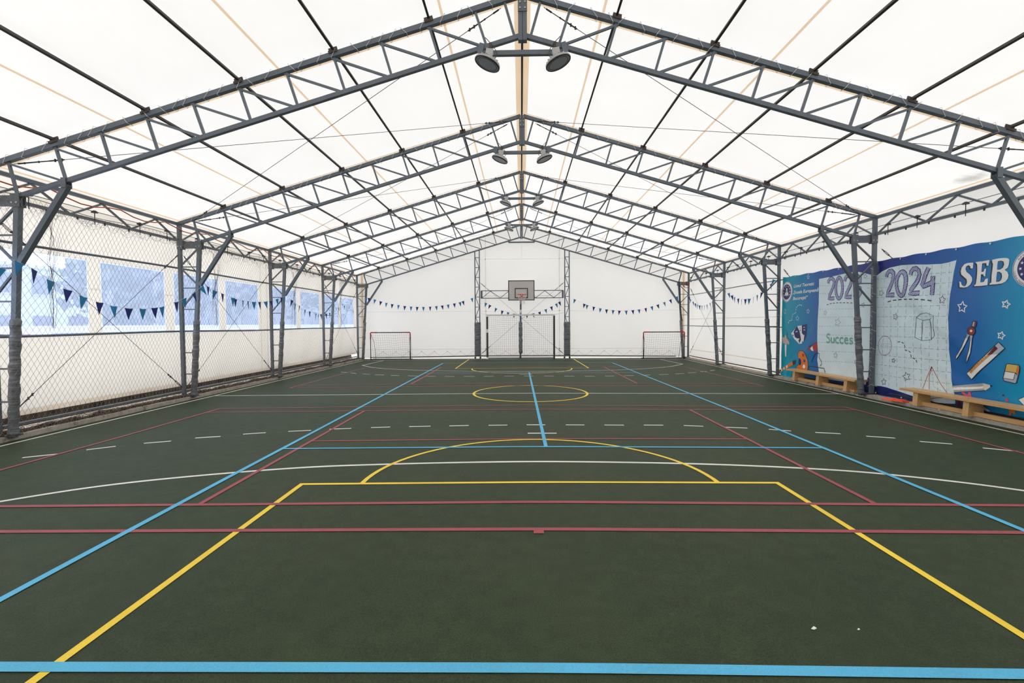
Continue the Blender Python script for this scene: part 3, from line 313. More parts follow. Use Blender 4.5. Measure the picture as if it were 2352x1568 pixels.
BUNT={'L1':[(-7.2,6.831,2.545),(-7.2,7.039,2.462),(-7.2,7.285,2.324),(-7.2,7.557,2.204),(-7.2,7.827,2.109),(-7.2,8.128,2.03),(-7.2,8.407,1.977),(-7.2,8.738,1.948),(-7.2,9.064,1.949),(-7.2,9.36,1.978),(-7.2,9.553,2.003),(-7.2,9.965,2.119),(-7.2,10.199,2.204),(-7.2,10.511,2.338),(-7.2,10.757,2.489)],'L2':[(-7.2,11.006,2.516),(-7.2,11.256,2.436),(-7.2,11.535,2.387),(-7.2,11.954,2.31),(-7.2,12.063,2.289),(-7.2,12.386,2.264),(-7.2,12.615,2.252),(-7.2,12.895,2.25),(-7.2,13.177,2.263),(-7.2,13.495,2.289),(-7.2,13.78,2.32),(-7.2,14.13,2.394),(-7.2,14.407,2.447),(-7.2,14.552,2.475)],'L3':[(-7.2,15.078,2.402),(-7.2,15.279,2.301),(-7.2,15.578,2.237),(-7.2,15.974,2.128),(-7.2,16.334,2.079),(-7.2,16.823,2.015),(-7.2,17.033,2.004),(-7.2,17.239,2.008),(-7.2,17.705,2.037),(-7.2,18.052,2.076)],'L4':[(-7.2,18.953,2.301),(-7.2,19.379,2.452),(-7.2,19.568,2.389),(-7.2,20.579,2.222)],'E1':[(-7.244,22.45,2.833),(-7.092,22.45,2.86),(-6.816,22.45,2.782),(-6.541,22.45,2.695),(-6.286,22.45,2.623),(-6.013,22.45,2.564),(-5.723,22.45,2.52),(-5.43,22.45,2.473),(-5.14,22.45,2.446),(-4.85,22.45,2.43),(-4.563,22.45,2.428),(-4.25,22.45,2.437),(-3.968,22.45,2.458),(-3.695,22.45,2.485),(-3.419,22.45,2.526),(-3.129,22.45,2.58),(-2.865,22.45,2.635),(-2.729,22.45,2.682),(-2.311,22.45,2.815)],'E2':[(-1.659,22.5,2.593),(-1.464,22.5,2.496),(-1.187,22.5,2.344),(-0.899,22.5,2.229),(-0.636,22.5,2.157),(-0.353,22.5,2.085),(-0.056,22.5,2.063),(0.241,22.5,2.061),(0.524,22.5,2.099),(0.807,22.5,2.162),(1.095,22.5,2.288),(1.358,22.5,2.405),(1.584,22.5,2.539),(1.725,22.5,2.622)],'E3':[(2.448,22.45,2.73),(2.884,22.45,2.519),(3.015,22.45,2.47),(3.321,22.45,2.385),(3.621,22.45,2.311),(3.902,22.45,2.26),(4.203,22.45,2.225),(4.493,22.45,2.199),(4.798,22.45,2.197),(5.098,22.45,2.219),(5.388,22.45,2.251),(5.692,22.45,2.308),(5.967,22.45,2.383),(6.236,22.45,2.464),(6.535,22.45,2.574),(6.813,22.45,2.688),(7.097,22.45,2.831)],'R4':[(7.66,22.438,2.815),(7.66,22.18,2.678),(7.66,21.898,2.56),(7.66,21.615,2.479),(7.66,21.377,2.418),(7.66,21.099,2.374),(7.66,20.82,2.347),(7.66,20.54,2.346),(7.66,20.268,2.368),(7.66,19.938,2.425),(7.66,19.715,2.478)],'R3':[(7.6,18.282,2.818),(7.6,18.042,2.708),(7.6,17.762,2.609),(7.6,17.536,2.532),(7.6,17.236,2.466),(7.6,16.977,2.429),(7.6,16.685,2.42),(7.6,16.421,2.419),(7.6,16.112,2.46),(7.6,15.862,2.509),(7.6,15.56,2.572),(7.6,15.295,2.688),(7.6,15.039,2.8),(7.6,14.828,2.911)]}
def wb(mb, name, m, parent, smooth=False):
    """child whose vertices are given in world coordinates"""
    r = parent
    off = Vector((0,0,0))
    while r: off += r.location; r = r.parent
    return mb.build(name, m, parent, smooth, loc=-off)

# ================================================================= SETTING
# ---- floor with a shallow drainage crown
mb = MB(); xs = [-7.53 + i*(7.58+7.53)/60 for i in range(61)]; ys = [Y0, 0, 6, 12, 18, YE]
for j in range(len(ys)-1):
    for i in range(60):
        a, b = xs[i], xs[i+1]
        mb.quad((a,ys[j],crown(a)), (b,ys[j],crown(b)), (b,ys[j+1],crown(b)), (a,ys[j+1],crown(a)))
floor = tag(mb.build('floor', 'floor'), 'dark green rubber-coated sports court floor', None, None, 'structure')

def strip(pts, w, z):
    """painted ribbon on the crowned floor"""
    P = []
    for (a, b) in zip(pts[:-1], pts[1:]):
        n = max(1, int(math.hypot(b[0]-a[0], b[1]-a[1])/.35))
        P += [(a[0]+(b[0]-a[0])*k/n, a[1]+(b[1]-a[1])*k/n) for k in range(n)]
    P.append(pts[-1]); closed = math.hypot(pts[0][0]-pts[-1][0], pts[0][1]-pts[-1][1]) < 1e-6
    mb = MB(); L = []
    for i, p in enumerate(P):
        a = P[i-1] if i else (P[-2] if closed else p); c = P[i+1] if i < len(P)-1 else (P[1] if closed else p)
        dx, dy = c[0]-a[0], c[1]-a[1]; l = math.hypot(dx, dy) or 1; nx, ny = -dy/l*w/2, dx/l*w/2
        if 0 < i < len(P)-1 or closed:      # mitre
            d1 = Vector((p[0]-a[0], p[1]-a[1])).normalized(); d2 = Vector((c[0]-p[0], c[1]-p[1])).normalized()
            k = 1/max(.5, math.sqrt(max(.01, (1+d1.dot(d2))/2))); nx *= k; ny *= k
        L.append(((p[0]+nx, p[1]+ny), (p[0]-nx, p[1]-ny)))
    for (a, b), (c, d) in zip(L[:-1], L[1:]):
        mb.quad(*[(q[0], q[1], crown(q[0])+z) for q in (b, d, c, a)])
    return mb
def arc(cx, cy, r, a0, a1, n=40): return [(cx+r*math.cos(math.radians(a0+(a1-a0)*k/n)), cy+r*math.sin(math.radians(a0+(a1-a0)*k/n))) for k in range(n+1)]
def line(name, col, pts, w=.05, label=None):
    z = {'white': .0025, 'red': .0045, 'yellow': .0035, 'blue': .0055}[col]
    o = strip(pts, w, z).build(name, col, floor); 
    if label: o['label'] = label
    return o
# yellow basketball keys, circles
line('yellow_key_line', 'yellow', [(-2.31,-.9), (-2.31,4.90), (2.57,4.95), (2.57,-.9)], .052)
line('yellow_free_throw_arc', 'yellow', arc(.14, 4.93, 1.83, 0, 180))
line('yellow_key_line', 'yellow', [(-2.46,22.4), (-2.46,17.75), (2.42,17.72), (2.37,22.4)])
line('yellow_free_throw_arc', 'yellow', arc(-.02, 17.62, 1.81, 180, 360))
line('yellow_centre_circle', 'yellow', arc(.17, 11.38, 1.33, 0, 360, 56), .055)
# white handball / futsal lines
line('white_sideline', 'white', [(-7.32,-3.5), (-7.34,9), (-7.36,22.3)])
line('white_sideline', 'white', [(7.32,-3.5), (7.34,9), (7.42,22.3)])
line('white_halfway_line', 'white', [(-7.34,11.33), (.2,11.29), (7.34,11.36)])
line('white_goal_line', 'white', [(-7.36,22.3), (7.42,22.3)])
def smooth(pts, n=8):
    out = []
    for i in range(len(pts)-1):
        p0 = pts[max(0,i-1)]; p1 = pts[i]; p2 = pts[i+1]; p3 = pts[min(len(pts)-1,i+2)]
        for k in range(n):
            t = k/n
            out.append(tuple(.5*(2*b + (c-a)*t + (2*a-5*b+4*c-d)*t*t + (3*b-a-3*c+d)*t**3) for a,b,c,d in zip(p0,p1,p2,p3)))
    return out + [tuple(pts[-1])]
line('white_goal_area_arc', 'white', smooth([(-6.3,2.9),(-5.75,3.72),(-4.99,4.45),(-4.17,4.99),(-2.77,5.44),(-1.56,5.60),(.12,5.67),(1.98,5.61),(3.36,5.42),(4.15,5.16),(4.87,4.76),(5.7,4.05),(6.35,3.2)]), .055)
line('white_goal_area_arc', 'white', [(-6.39,22.2),(-6.52,19.62)] + smooth([(-6.52,19.6),(-5.3,18.15),(-3.11,17.05),(0,16.5),(3.04,16.95),(5.2,18.1),(6.46,19.6)]) + [(6.30,22.2)])
DS = [(-6.39,5.99),(-6.1,6.15),(-5.9,6.36),(-5.65,6.54),(-5.38,6.7),(-5.08,6.82),(-4.85,7.0),(-4.53,7.09),(-4.27,7.23),(-3.97,7.32),(-3.66,7.40),(-3.33,7.46),(-3.07,7.54),(-2.74,7.58),(-2.44,7.63),(-2.14,7.66),(-1.84,7.68),(-1.5,7.70),(-1.2,7.71),(-.89,7.73),(-.57,7.73),(-.27,7.74),(.04,7.75),(.34,7.75),(.67,7.75),(.97,7.75),(1.29,7.75),(1.6,7.75),(1.92,7.76),(2.23,7.76),(2.55,7.74),(2.84,7.69),(3.16,7.63),(3.48,7.57),(3.77,7.49),(4.05,7.38),(4.36,7.29),(4.68,7.21),(4.95,7.06),(5.28,6.95),(5.47,6.76),(5.79,6.62),(6.01,6.42),(6.3,6.26),(6.5,6.02),(6.75,5.8)]
for i in range(0, len(DS)-1, 2): line('white_free_throw_dash', 'white', [DS[i], DS[i+1]])
line('white_penalty_mark', 'white', [(.05,7.15), (.48,7.15)])
for i in range(0, len(DS)-1, 2):
    k = lambda p: (p[0], 22.75-p[1]+.02*max(0, abs(p[0])-2)**1.3)
    line('white_free_throw_dash', 'white', [k(DS[i]), k(DS[i+1])])
line('white_penalty_mark', 'white', [(-.1,15.5), (.3,15.5)])
# blue
line('blue_base_line', 'blue', [(-3.2,2.235), (3.92,2.235)], .068)
line('blue_side_line', 'blue', [(-3.18,2.235), (-3.22,5), (-3.32,20.28)], .058)
line('blue_side_line', 'blue', [(3.91,2.235), (3.91,9), (3.74,20.2)], .058)
line('blue_service_line', 'blue', [(-3.23,6.34), (3.9,6.37)])
line('blue_centre_line', 'blue', [(.28,6.37), (.22,16.15)])
line('blue_service_line', 'blue', [(-3.29,16.15), (3.8,16.15)])
line('blue_base_line', 'blue', [(-3.32,20.28), (3.74,20.2)])
# red
line('red_end_line', 'red', [(-6.13,3.77), (6.26,3.80)], .055)
line('red_centre_mark', 'red', [(.05,3.735), (.13,3.735)], .06)
line('red_long_service_line', 'red', [(-6.13,4.31), (0,4.37), (6.26,4.37)], .055)
line('red_side_line', 'red', [(-6.13,3.77), (-6.05,7.2), (-6.07,9.55)])
line('red_side_line', 'red', [(6.26,3.80), (6.28,9.55)])
line('red_end_line', 'red', [(-6.07,9.53), (0,9.63), (6.28,9.52)], .045)
line('red_long_service_line', 'red', [(-6.07,9.1), (0,9.15), (6.28,9.22)], .045)
line('red_inner_line', 'red', [(-3.01,4.33), (-3.03,9.12)])
line('red_inner_line', 'red', [(3.15,4.37), (3.14,9.18)])
line('red_service_line', 'red', [(-3.0,6.75), (3.14,6.84)], .045)
line('red_end_line', 'red', [(-6.16,13.0-.35), (6.28,12.68)], .045)
line('red_long_service_line', 'red', [(-6.1,13.2), (6.28,13.22)], .045)
line('red_side_line', 'red', [(-6.16,12.65), (-6.06,18.4)])
line('red_side_line', 'red', [(6.28,12.68), (6.1,18.4)])
line('red_inner_line', 'red', [(-3.07,13.2), (-3.09,18.4)])
line('red_inner_line', 'red', [(3.11,13.22), (3.06,18.2)])
line('red_service_line', 'red', [(-3.07,15.75), (3.1,15.75)], .045)
line('red_end_line', 'red', [(-6.1,18.4), (6.1,18.3)], .045)
# concrete edging
for sx, n, x0, x1 in ((-1, 1, 7.52, 8.1), (1, 2, 7.57, 8.1)):
    mb = MB(); mb.box((sx*(x0+x1)/2, (Y0+YE)/2, -.04), (x1-x0, YE-Y0, .13))
    tag(mb.build('trim_%d' % n, 'concrete'), 'pale concrete edging strip along the %s wall' % ('left' if sx < 0 else 'right'), None, None, 'structure')
mb = MB(); mb.box((0, YE+.12, -.05), (16.2, .35, .085))
tag(mb.build('trim_3', 'concrete'), 'concrete edging under the far end wall', None, None, 'structure')

# ---- roof cloth with welded seams
mb = MB()
for s in (-1, 1):
    xx = [0, 1.15, 3.5, 5.85, XW+.03]
    for a, b in zip(xx[:-1], xx[1:]):
        for j in range(14):
            y, y2 = Y0+(YE-Y0)*j/14, Y0+(YE-Y0)*(j+1)/14
            q = [(s*a,y,zf(a)), (s*b,y,zf(b)), (s*b,y2,zf(b)), (s*a,y2,zf(a))]
            mb.quad(*(q if s > 0 else q[::-1]))
ceiling = tag(mb.build('ceiling', 'roof'), 'translucent white canvas roof glowing with daylight', None, None, 'structure')
def roofstrip(s, x, w):
    a, b = x-w/2, x+w/2
    return MB().quad((s*a,Y0,zf(a)-.006), (s*b,Y0,zf(b)-.006), (s*b,YE,zf(b)-.006), (s*a,YE,zf(a)-.006))
for s in (-1, 1):
    for x in (1.13, 3.48, 5.88):
        roofstrip(s, x, .034).build('roof_seam', 'seam', ceiling)
    roofstrip(s, .062, .118).build('ridge_band', 'seam', ceiling)
    for y in FR:
        y += .24 if y < 7 else .05
        MB().quad((s*.12,y,zf(.12)-.007), (s*7.75,y,zf(7.75)-.007), (s*7.75,y+.05,zf(7.75)-.007), (s*.12,y+.05,zf(.12)-.007)).build('frame_seam', 'seam', ceiling)
    roofstrip(s, 7.79, .05).build('eave_seam', 'seam', ceiling)

# ---- side walls
def sheet(x, ycuts, zcuts, holes, flip=False):
    mb = MB()
    for y, y2 in zip(ycuts[:-1], ycuts[1:]):
        for z, z2 in zip(zcuts[:-1], zcuts[1:]):
            cy, cz = (y+y2)/2, (z+z2)/2
            if any(h[0] < cy < h[1] and h[2] < cz < h[3] for h in holes): continue
            q = [(x,y,z), (x,y2,z), (x,y2,z2), (x,y,z2)]
            mb.quad(*(q[::-1] if flip else q))
    return mb
WIN = [(3.2,4.82), (5.1,6.72), (7.0,8.625), (8.89,10.51), (10.785,12.41), (12.69,14.285), (15.115,16.75), (17.04,18.645), (18.96,20.585), (20.855,22.5)]
ZW0, ZW1 = 1.47, 2.815; ZE = zf(XW)
holes = [(a, b, ZW0, ZW1) for a, b in WIN]
wl = sheet(-XW, sorted({Y0, YE, *[v for w in WIN for v in w]}), [.24, ZW0, ZW1, ZE], holes).build('wall_left', 'wallL')
tag(wl, 'cream canvas side wall with a row of bluish film windows', None, None, 'structure')
MB().thin((-XW+.006, (Y0+YE)/2, .285), (.006, YE-Y0, .09)).build('bottom_hem', 'hem', wl)
MB().thin((-XW+.006, (Y0+YE)/2, 3.63), (.006, YE-Y0, .20)).build('valance', 'wseam', wl)
for y in (14.42, 14.78): MB().thin((-XW+.008, y, 2.1), (.008, .07, 3.7)).build('joint_flap', 'wseam', wl)
for a, b in zip(WIN[2:], WIN[3:]):
    MB().thin((-XW+.006, (a[1]+b[0])/2, 2.30), (.006, b[0]-a[1]-.04, .035)).build('window_strap', 'wseam', wl)
for n, (a, b) in enumerate(WIN, 1):
    p = MB(); x = -XW
    for k in range(6):
        for j in range(4):
            yy = [a+(b-a)*(k+t)/6 for t in (0,1)]; zz = [ZW0+(ZW1-ZW0)*(j+t)/4 for t in (0,1)]
            g = lambda y, z: x - .012*math.sin((y-a)/(b-a)*math.pi)*math.sin((z-ZW0)/(ZW1-ZW0)*math.pi)
            p.quad(*[(g(y,z), y, z) for y, z in ((yy[0],zz[0]),(yy[1],zz[0]),(yy[1],zz[1]),(yy[0],zz[1]))])
    w = tag(p.build('window_%d' % n, 'film', smooth=True), 'bluish plastic film window in the left canvas wall', None, None, 'structure')
    f = MB()
    for y in (a, b): f.thin((x+.006, y, (ZW0+ZW1)/2), (.008, .03, ZW1-ZW0+.03))
    for z in (ZW0, ZW1): f.thin((x+.006, (a+b)/2, z), (.008, b-a-.034, .03))
    f.build('window_frame', 'wseam', w)
wr = sheet(XW, [Y0, *FR, YE], [.05, 1.6, ZE], [], True).build('wall_right', 'wall')
tag(wr, 'white canvas side wall behind the printed banner', None, None, 'structure')
MB().thin((XW-.006, (Y0+YE)/2, .40), (.006, YE-Y0, .05)).build('skirt_fold', 'hem', wr)
MB().thin((XW-.006, (Y0+YE)/2, 1.80), (.006, YE-Y0, .04)).build('welded_seam', 'wseam', wr)
MB().thin((XW-.006, (Y0+YE)/2, 3.60), (.006, YE-Y0, .04)).build('welded_seam', 'wseam', wr)
# ---- gable walls
for nm, y, m, lab in (('wall_far', YE, 'wall', 'white canvas end wall behind the goals'), ('wall_near', Y0, 'wall', 'white canvas end wall behind the camera')):
    mb = MB(); n = 16
    for s in (-1, 1):
        for k in range(n):
            a, b = s*XW*k/n, s*XW*(k+1)/n
            q = [(a,y,.03), (b,y,.03), (b,y,zf(b)), (a,y,zf(a))]
            mb.quad(*(q if s > 0 else q[::-1]))
    w = tag(mb.build(nm, m), lab, None, None, 'structure')
    if nm == 'wall_far':
        for z, h in ((4.66, .018), (2.22, .018)): 
            xx = min(XW, (zf(0)-z)/SL); MB().thin((0, y-.006, z), (2*xx-.1, .006, h)).build('welded_seam', 'wseam', w)
        MB().thin((0, y-.006, 5.4), (.018, .006, 1.5)).build('welded_seam', 'wseam', w)
        for x in (-1.70, 1.76): MB().thin((x, y-.006, 2.85), (.06, .006, 5.6)).build('lacing_flap', 'wseam', w)
        for x in (-7.55, 7.55): MB().thin((x, y-.006, 2.1), (.10, .006, 4.0)).build('lacing_flap', 'seam', w)
        MB().thin((0, y-.006, 2.93), (3.3, .006, .05)).build('welded_seam', 'wseam', w)
        MB().thin((0, y-.006, .44), (15.4, .006, .03)).build('skirt_fold', 'wseam', w)
        zz = MB()
        for x0, x1 in ((-6.9,-2.3), (2.35,7.2), (-1.75,1.8)):
            k = int((x1-x0)/.3)
            zz.tube([(x0+(x1-x0)*i/k, y-.03, .33 if i % 2 else .12) for i in range(k+1)], .0032, 4)
            for i in range(1, k+1, 2): zz.box((x0+(x1-x0)*i/k, y-.03, .34), (.03, .015, .02))
        zz.build('zigzag_lacing', 'wire', w)
# ================================================================= STEEL
def make_frame():
    root = thing('portal_frame', '', 'steel frame')
    top = [0.66, 1.305, 1.98, 2.655, 3.33, 4.005, 4.68, 5.35, 6.02, 6.69, 7.385]
    bot = [0.51, 1.167, 1.845, 2.51, 3.185, 3.86, 4.53, 5.21, 5.89, 6.56, 7.275]
    for s in (-1, 1):
        U = (0, 1, 0)
        MB().bar((s*.03,0,zt(.03)), (s*7.75,0,zt(7.75)), .068, .072, U).build('top_chord', 'steel', root)
        MB().bar((s*.03,0,zb(.03)), (s*7.30,0,zb(7.30)), .058, .062, U).build('bottom_chord', 'steel', root)
        for i, (a, b) in enumerate(zip(top, bot)):
            MB().bar((s*a,0,zt(a)-.03), (s*b,0,zb(b)+.03), .033, .033, U).build('post', 'steel', root)
            if i: MB().bar((s*(a+.03),0,zt(a+.03)-.035), (s*(bot[i-1]+.06),0,zb(bot[i-1]+.06)+.03), .030, .030, U).build('web_diagonal', 'steel', root)
        MB().bar((s*.25,0,zt(.25)-.03), (s*.115,0,zb(.115)+.03), .033, .033, U).build('post', 'steel', root)
        for x in (1.305, 2.655, 4.005, 5.35, 6.69):
            c = MB(); c.bar((s*(x-.06),-.01,zt(x-.06)+.05), (s*(x+.06),-.01,zt(x+.06)+.05), .10, .014, U)
            c.bar((s*(x-.06),-.047,zt(x-.06)+.03), (s*(x+.06),-.047,zt(x+.06)+.03), .035, .010, U)
            c.build('purlin_clamp', 'rust', root)
        # columns
        MB().bar((s*7.72,0,0), (s*7.72,0,zt(7.72)+.03), .068, .075, U).build('outer_column', 'steel', root)
        MB().bar((s*7.495,0,0), (s*7.262,0,3.50), .072, .075, U).build('inner_column', 'steel', root)
        h = MB(); h.bar((s*7.22,0,3.475), (s*7.74,0,3.475), .03, .075, (0,0,1)); h.bar((s*7.22,0,3.395), (s*7.74,0,3.395), .03, .075, (0,0,1))
        h.build('haunch_beam', 'steel', root)
        for x in (7.27, 7.69):
            p = MB(); p.box((s*x, -.047, 3.435), (.13, .012, .19)); p.box((s*x, .047, 3.435), (.13, .012, .19)); p = p.build('gusset_plate', 'steel', root)
            for k in (-.035, .035): MB().lathe([(.013,0),(.013,.014)], 8).build('bolt', 'bolt', p, loc=(s*x+k, -.053, 3.40), rot=(math.pi/2,0,0))
        MB().bar((s*6.53,0,3.655), (s*7.285,0,2.53), .072, .075, U).build('knee_brace', 'steel', root)
        for u in (-.047, .047): MB().box((s*6.555,u,3.675), (.07,.012,.14)).build('brace_bracket', 'steel', root)
        xi = lambda z: 7.495 - (7.495-7.262)*z/3.5
        for z in (2.945, 2.47, 1.99, 1.50, 1.01, .525):
            MB().bar((s*(xi(z)+.03),0,z), (s*7.69,0,z), .024, .026, U).build('rung', 'steel', root)
        for z0, z1, d in ((3.36,2.99,0), (2.90,2.56,1), (2.42,2.04,0)):
            p, q = ((xi(z0)+.03, z0), (7.69, z1)) if d == 0 else ((7.69, z0), (xi(z1)+.03, z1))
            MB().bar((s*p[0],0,p[1]), (s*q[0],0,q[1]), .030, .030, U).build('lattice_diagonal', 'steel', root)
        MB().box((s*7.61,0,.035), (.36,.17,.024)).build('base_plate', 'charcoal', root)
        # taped padding on the inner column
        n = 40; pts = []; rr = []; ph = random.random()*6
        for i in range(n+1):
            z = .03 + 1.72*i/n; pts.append((s*xi(z), .006*math.sin(i*1.3), z)); rr.append(.064 + .004*math.sin(i*.8+ph) + random.uniform(-.0022,.0022) + (.004 if i % 11 < 3 else 0))
        rr[-1] = .05
        MB().tube(pts, rr, 14).build('padding_sleeve', 'tape', root, True)
        # white cord lashing the cloth to the chord
        c = MB(); x = .45
        while x < 7.5:
            w = .05; d = random.choice((-.09, -.07, .06, .09)); 
            a = lambda t, u, v: (s*(x+t), u, zt(x+t)+v)
            c.tube([a(-d/2,w,.06), a(-d/2,-w,.055), a(d/2,-w,-.052), a(d/2,w,-.052), a(-d/2,w,.06)], .0032, 4)
            x += random.uniform(.13, .34)
        c.build('lashing_cord', 'cord', root)['kind'] = 'stuff'
    r = MB(); r.box((-.032,0,5.87), (.058,.09,.62)); r.box((.032,0,5.87), (.058,.09,.62)); r.build('ridge_post', 'steel', root)
    p = MB().box((0,-.052,6.06), (.128,.014,.24)).build('ridge_plate', 'steel', root)
    for x in (-.034, .034):
        for z in (5.98, 6.06, 6.14): MB().lathe([(.014,0),(.012,.016)], 8).build('bolt', 'bolt', p, loc=(x,-.058,z), rot=(math.pi/2,0,0))
    b = MB().box((0,0,5.40), (1.20,.06,.062)).build('lamp_bar', 'steel', root)
    for s in (-1, 1):
        MB().bar((s*.60,-.045,5.38), (s*.56,-.045,5.52), .012, .07, (1,0,0)).build('bar_bracket', 'steel', root)
    return root
fr0 = make_frame()
labs = ['nearest blue-grey steel lattice portal frame spanning the hall', 'second nearest blue-grey steel lattice portal frame with knee braces', 'third steel lattice portal frame, at the left end of the banner',
        'fourth steel lattice portal frame from the viewer', 'farthest steel lattice portal frame, against the white end wall']
for i, y in enumerate(FR):
    f = fr0 if i == 0 else copy_tree(fr0)
    f.location = (0, y, 0); f['label'] = labs[i]; f['group'] = 'portal frames of the hall'

# purlins
nth = ['nearest the ridge', 'second from the ridge', 'third from the ridge', 'fourth from the ridge', 'nearest the eave']
o = MB().box((0, (Y0+YE)/2, 6.285), (.034, YE-Y0, .045)).build('ridge_purlin', 'purlin')
tag(o, 'black ridge beam running between two beige bands at the roof peak', 'purlin')
for s in (-1, 1):
    for k, x in enumerate((1.305, 2.655, 4.005, 5.35, 6.69)):
        o = MB().bar((s*x, Y0, zt(x)+.068), (s*x, YE, zt(x)+.068), .032, .038, (s*SL,0,1)).build('roof_purlin', 'purlin')
        tag(o, 'dark brown steel purlin under the %s roof slope, %s' % ('left' if s < 0 else 'right', nth[k]), 'purlin', 'roof purlins')

# eave trusses, one per bay and side
def make_eave(s):
    r = thing('eave_truss', '', 'truss')
    MB().bar((s*7.735,.04,3.90), (s*7.735,BAY-.04,3.90), .05, .06).build('top_chord', 'steel', r)
    MB().bar((s*7.735,.04,3.535), (s*7.735,BAY-.04,3.535), .05, .05).build('bottom_chord', 'steel', r)
    n = [(0.06,3.54), (.65,3.87), (1.30,3.54), (1.95,3.87), (2.60,3.54), (3.25,3.87), (3.88,3.54)]
    for a, b in zip(n[:-1], n[1:]): MB().bar((s*7.735,a[0],a[1]), (s*7.735,b[0],b[1]), .030, .030).build('web_diagonal', 'steel', r)
    for y in (.55, 1.72, 2.75, 3.5):
        h = MB(); h.tube([(s*7.68,y,3.45), (s*7.68,y,3.66)], .007, 6); h.lathe([(.055,0),(.05,.018),(.02,.04)], 10, (s*7.68,y,3.655)); h.build('tension_hook', 'wire', r)
    h = MB()
    for k in range(7): h.box((s*7.70, .3+k*.55, 3.495), (.02,.02,.05))
    h.build('lashing_knots', 'wire', r)['kind'] = 'stuff'
    MB().tube([(s*7.80,0,3.71), (s*7.80,BAY,3.71)], .006, 5).build('tension_wire', 'wire', r)
    return r
for s, side in ((-1, 'left'), (1, 'right')):
    e0 = make_eave(s)
    for k in range(-1 if s < 0 else 0, 4):
        e = e0 if k == (-1 if s < 0 else 0) else copy_tree(e0)
        e.location = (0, 6.915+BAY*k, 0)
        e['label'] = 'steel lattice eave beam on the %s, %s' % (side, 'nearest the viewer, cut by the picture edge' if k < 0 else 'between the %s and %s frames' % (ORD[k], ORD[k+1]))
        e['group'] = 'eave lattice beams'
# wall rails
for s, side in ((-1, 'left'), (1, 'right')):
    for z, w in ((2.915, 'upper'), (1.485, 'lower')):
        pts = [(s*(7.80 if s < 0 else 7.832), Y0+(YE-Y0)*k/28, z + .012*math.sin(k*.9)) for k in range(29)]
        o = MB().tube(pts, .021 if s < 0 else .015, 8).build('wall_rail', 'steel', None, True)
        tag(o, '%s horizontal steel rail on the %s canvas wall' % (w, side), 'rail', 'wall rails')
# base rails
o = MB().tube([(-7.80,Y0,.13), (-7.80,FR[4],.12)], .024, 8).build('base_rail', 'steel', None, True); tag(o, 'grey base tube in the gap under the left canvas wall', 'rail')
o = MB().tube([(7.80,Y0,.10), (7.80,YE-.1,.09)], .02, 8).build('base_rail', 'wire', None, True); tag(o, 'dark base tube along the foot of the right wall', 'rail')
o = MB().tube([(-7.2,YE-.06,.05), (-3.9,YE-.07,.09), (-2.2,YE-.06,.12), (2.2,YE-.06,.12), (4.6,YE-.07,.09), (7.2,YE-.06,.06)], .022, 8).build('base_rail', 'wire', None, True); tag(o, 'dark base tube along the foot of the far end wall', 'rail')

# bracing cables
def cable(p, q, label, group, ends=(1, 1), r=.0045):
    p, q = Vector(p), Vector(q); d = (q-p).normalized(); L = (q-p).length
    t = thing('bracing_cable', label, 'cable', p, group)
    wb(MB().tube([p, q], r, 5), 'wire_rope', 'wire', t)
    for a, dd, on in ((p, d, ends[0]), (q, -d, ends[1])):
        if not on: continue
        b = MB(); s = dd.orthogonal().normalized()
        b.tube([a+dd*.04, a+dd*.12], .011, 6); b.tube([a+dd*.13+s*.014, a+dd*.27+s*.014], .005, 5); b.tube([a+dd*.13-s*.014, a+dd*.27-s*.014], .005, 5)
        b.tube([a+dd*.12-s*.016, a+dd*.12+s*.016], .012, 6); b.tube([a+dd*.28-s*.016, a+dd*.28+s*.016], .012, 6); b.tube([a+dd*.28, a+dd*.40], .008, 6)
        wb(b, 'turnbuckle', 'wire', t)
        c = MB()
        for k in (.47, .55): c.bar(a+dd*k-Vector((0,0,.022)), a+dd*k+Vector((0,0,.022)), .016, .02, dd)
        c.tube([a+dd*.40, a+dd*.58], .010, 6)
        wb(c, 'cable_clip', 'wire', t)
for s, side in ((-1, 'left'), (1, 'right')):
    for k in (0, 1, 3):
        bay = 'between %s and %s frame' % (ORD[k], ORD[k+1])
        a, b = FR[k]+.05, FR[k+1]-.05
        cable((s*7.36,a,zt(7.36)-.05), (s*.30,b,zt(.30)-.05), '%s roof wire from eave to farther ridge, %s' % (side, bay), 'roof bracing wires')
        cable((s*.30,a,zt(.30)-.06), (s*7.36,b,zt(7.36)-.06), '%s roof wire from ridge to farther eave, %s' % (side, bay), 'roof bracing wires')
        x = 7.775 if s > 0 else 7.70
        if s > 0 and k in (0, 1): x = 7.815
        cable((s*x,a+.02,.22), (s*x,b-.02,3.22), '%s wall wire rising away from the viewer, %s' % (side, bay), 'wall bracing wires')
        cable((s*x,a+.02,3.22), (s*x,b-.02,.22), '%s wall wire falling away from the viewer, %s' % (side, bay), 'wall bracing wires')

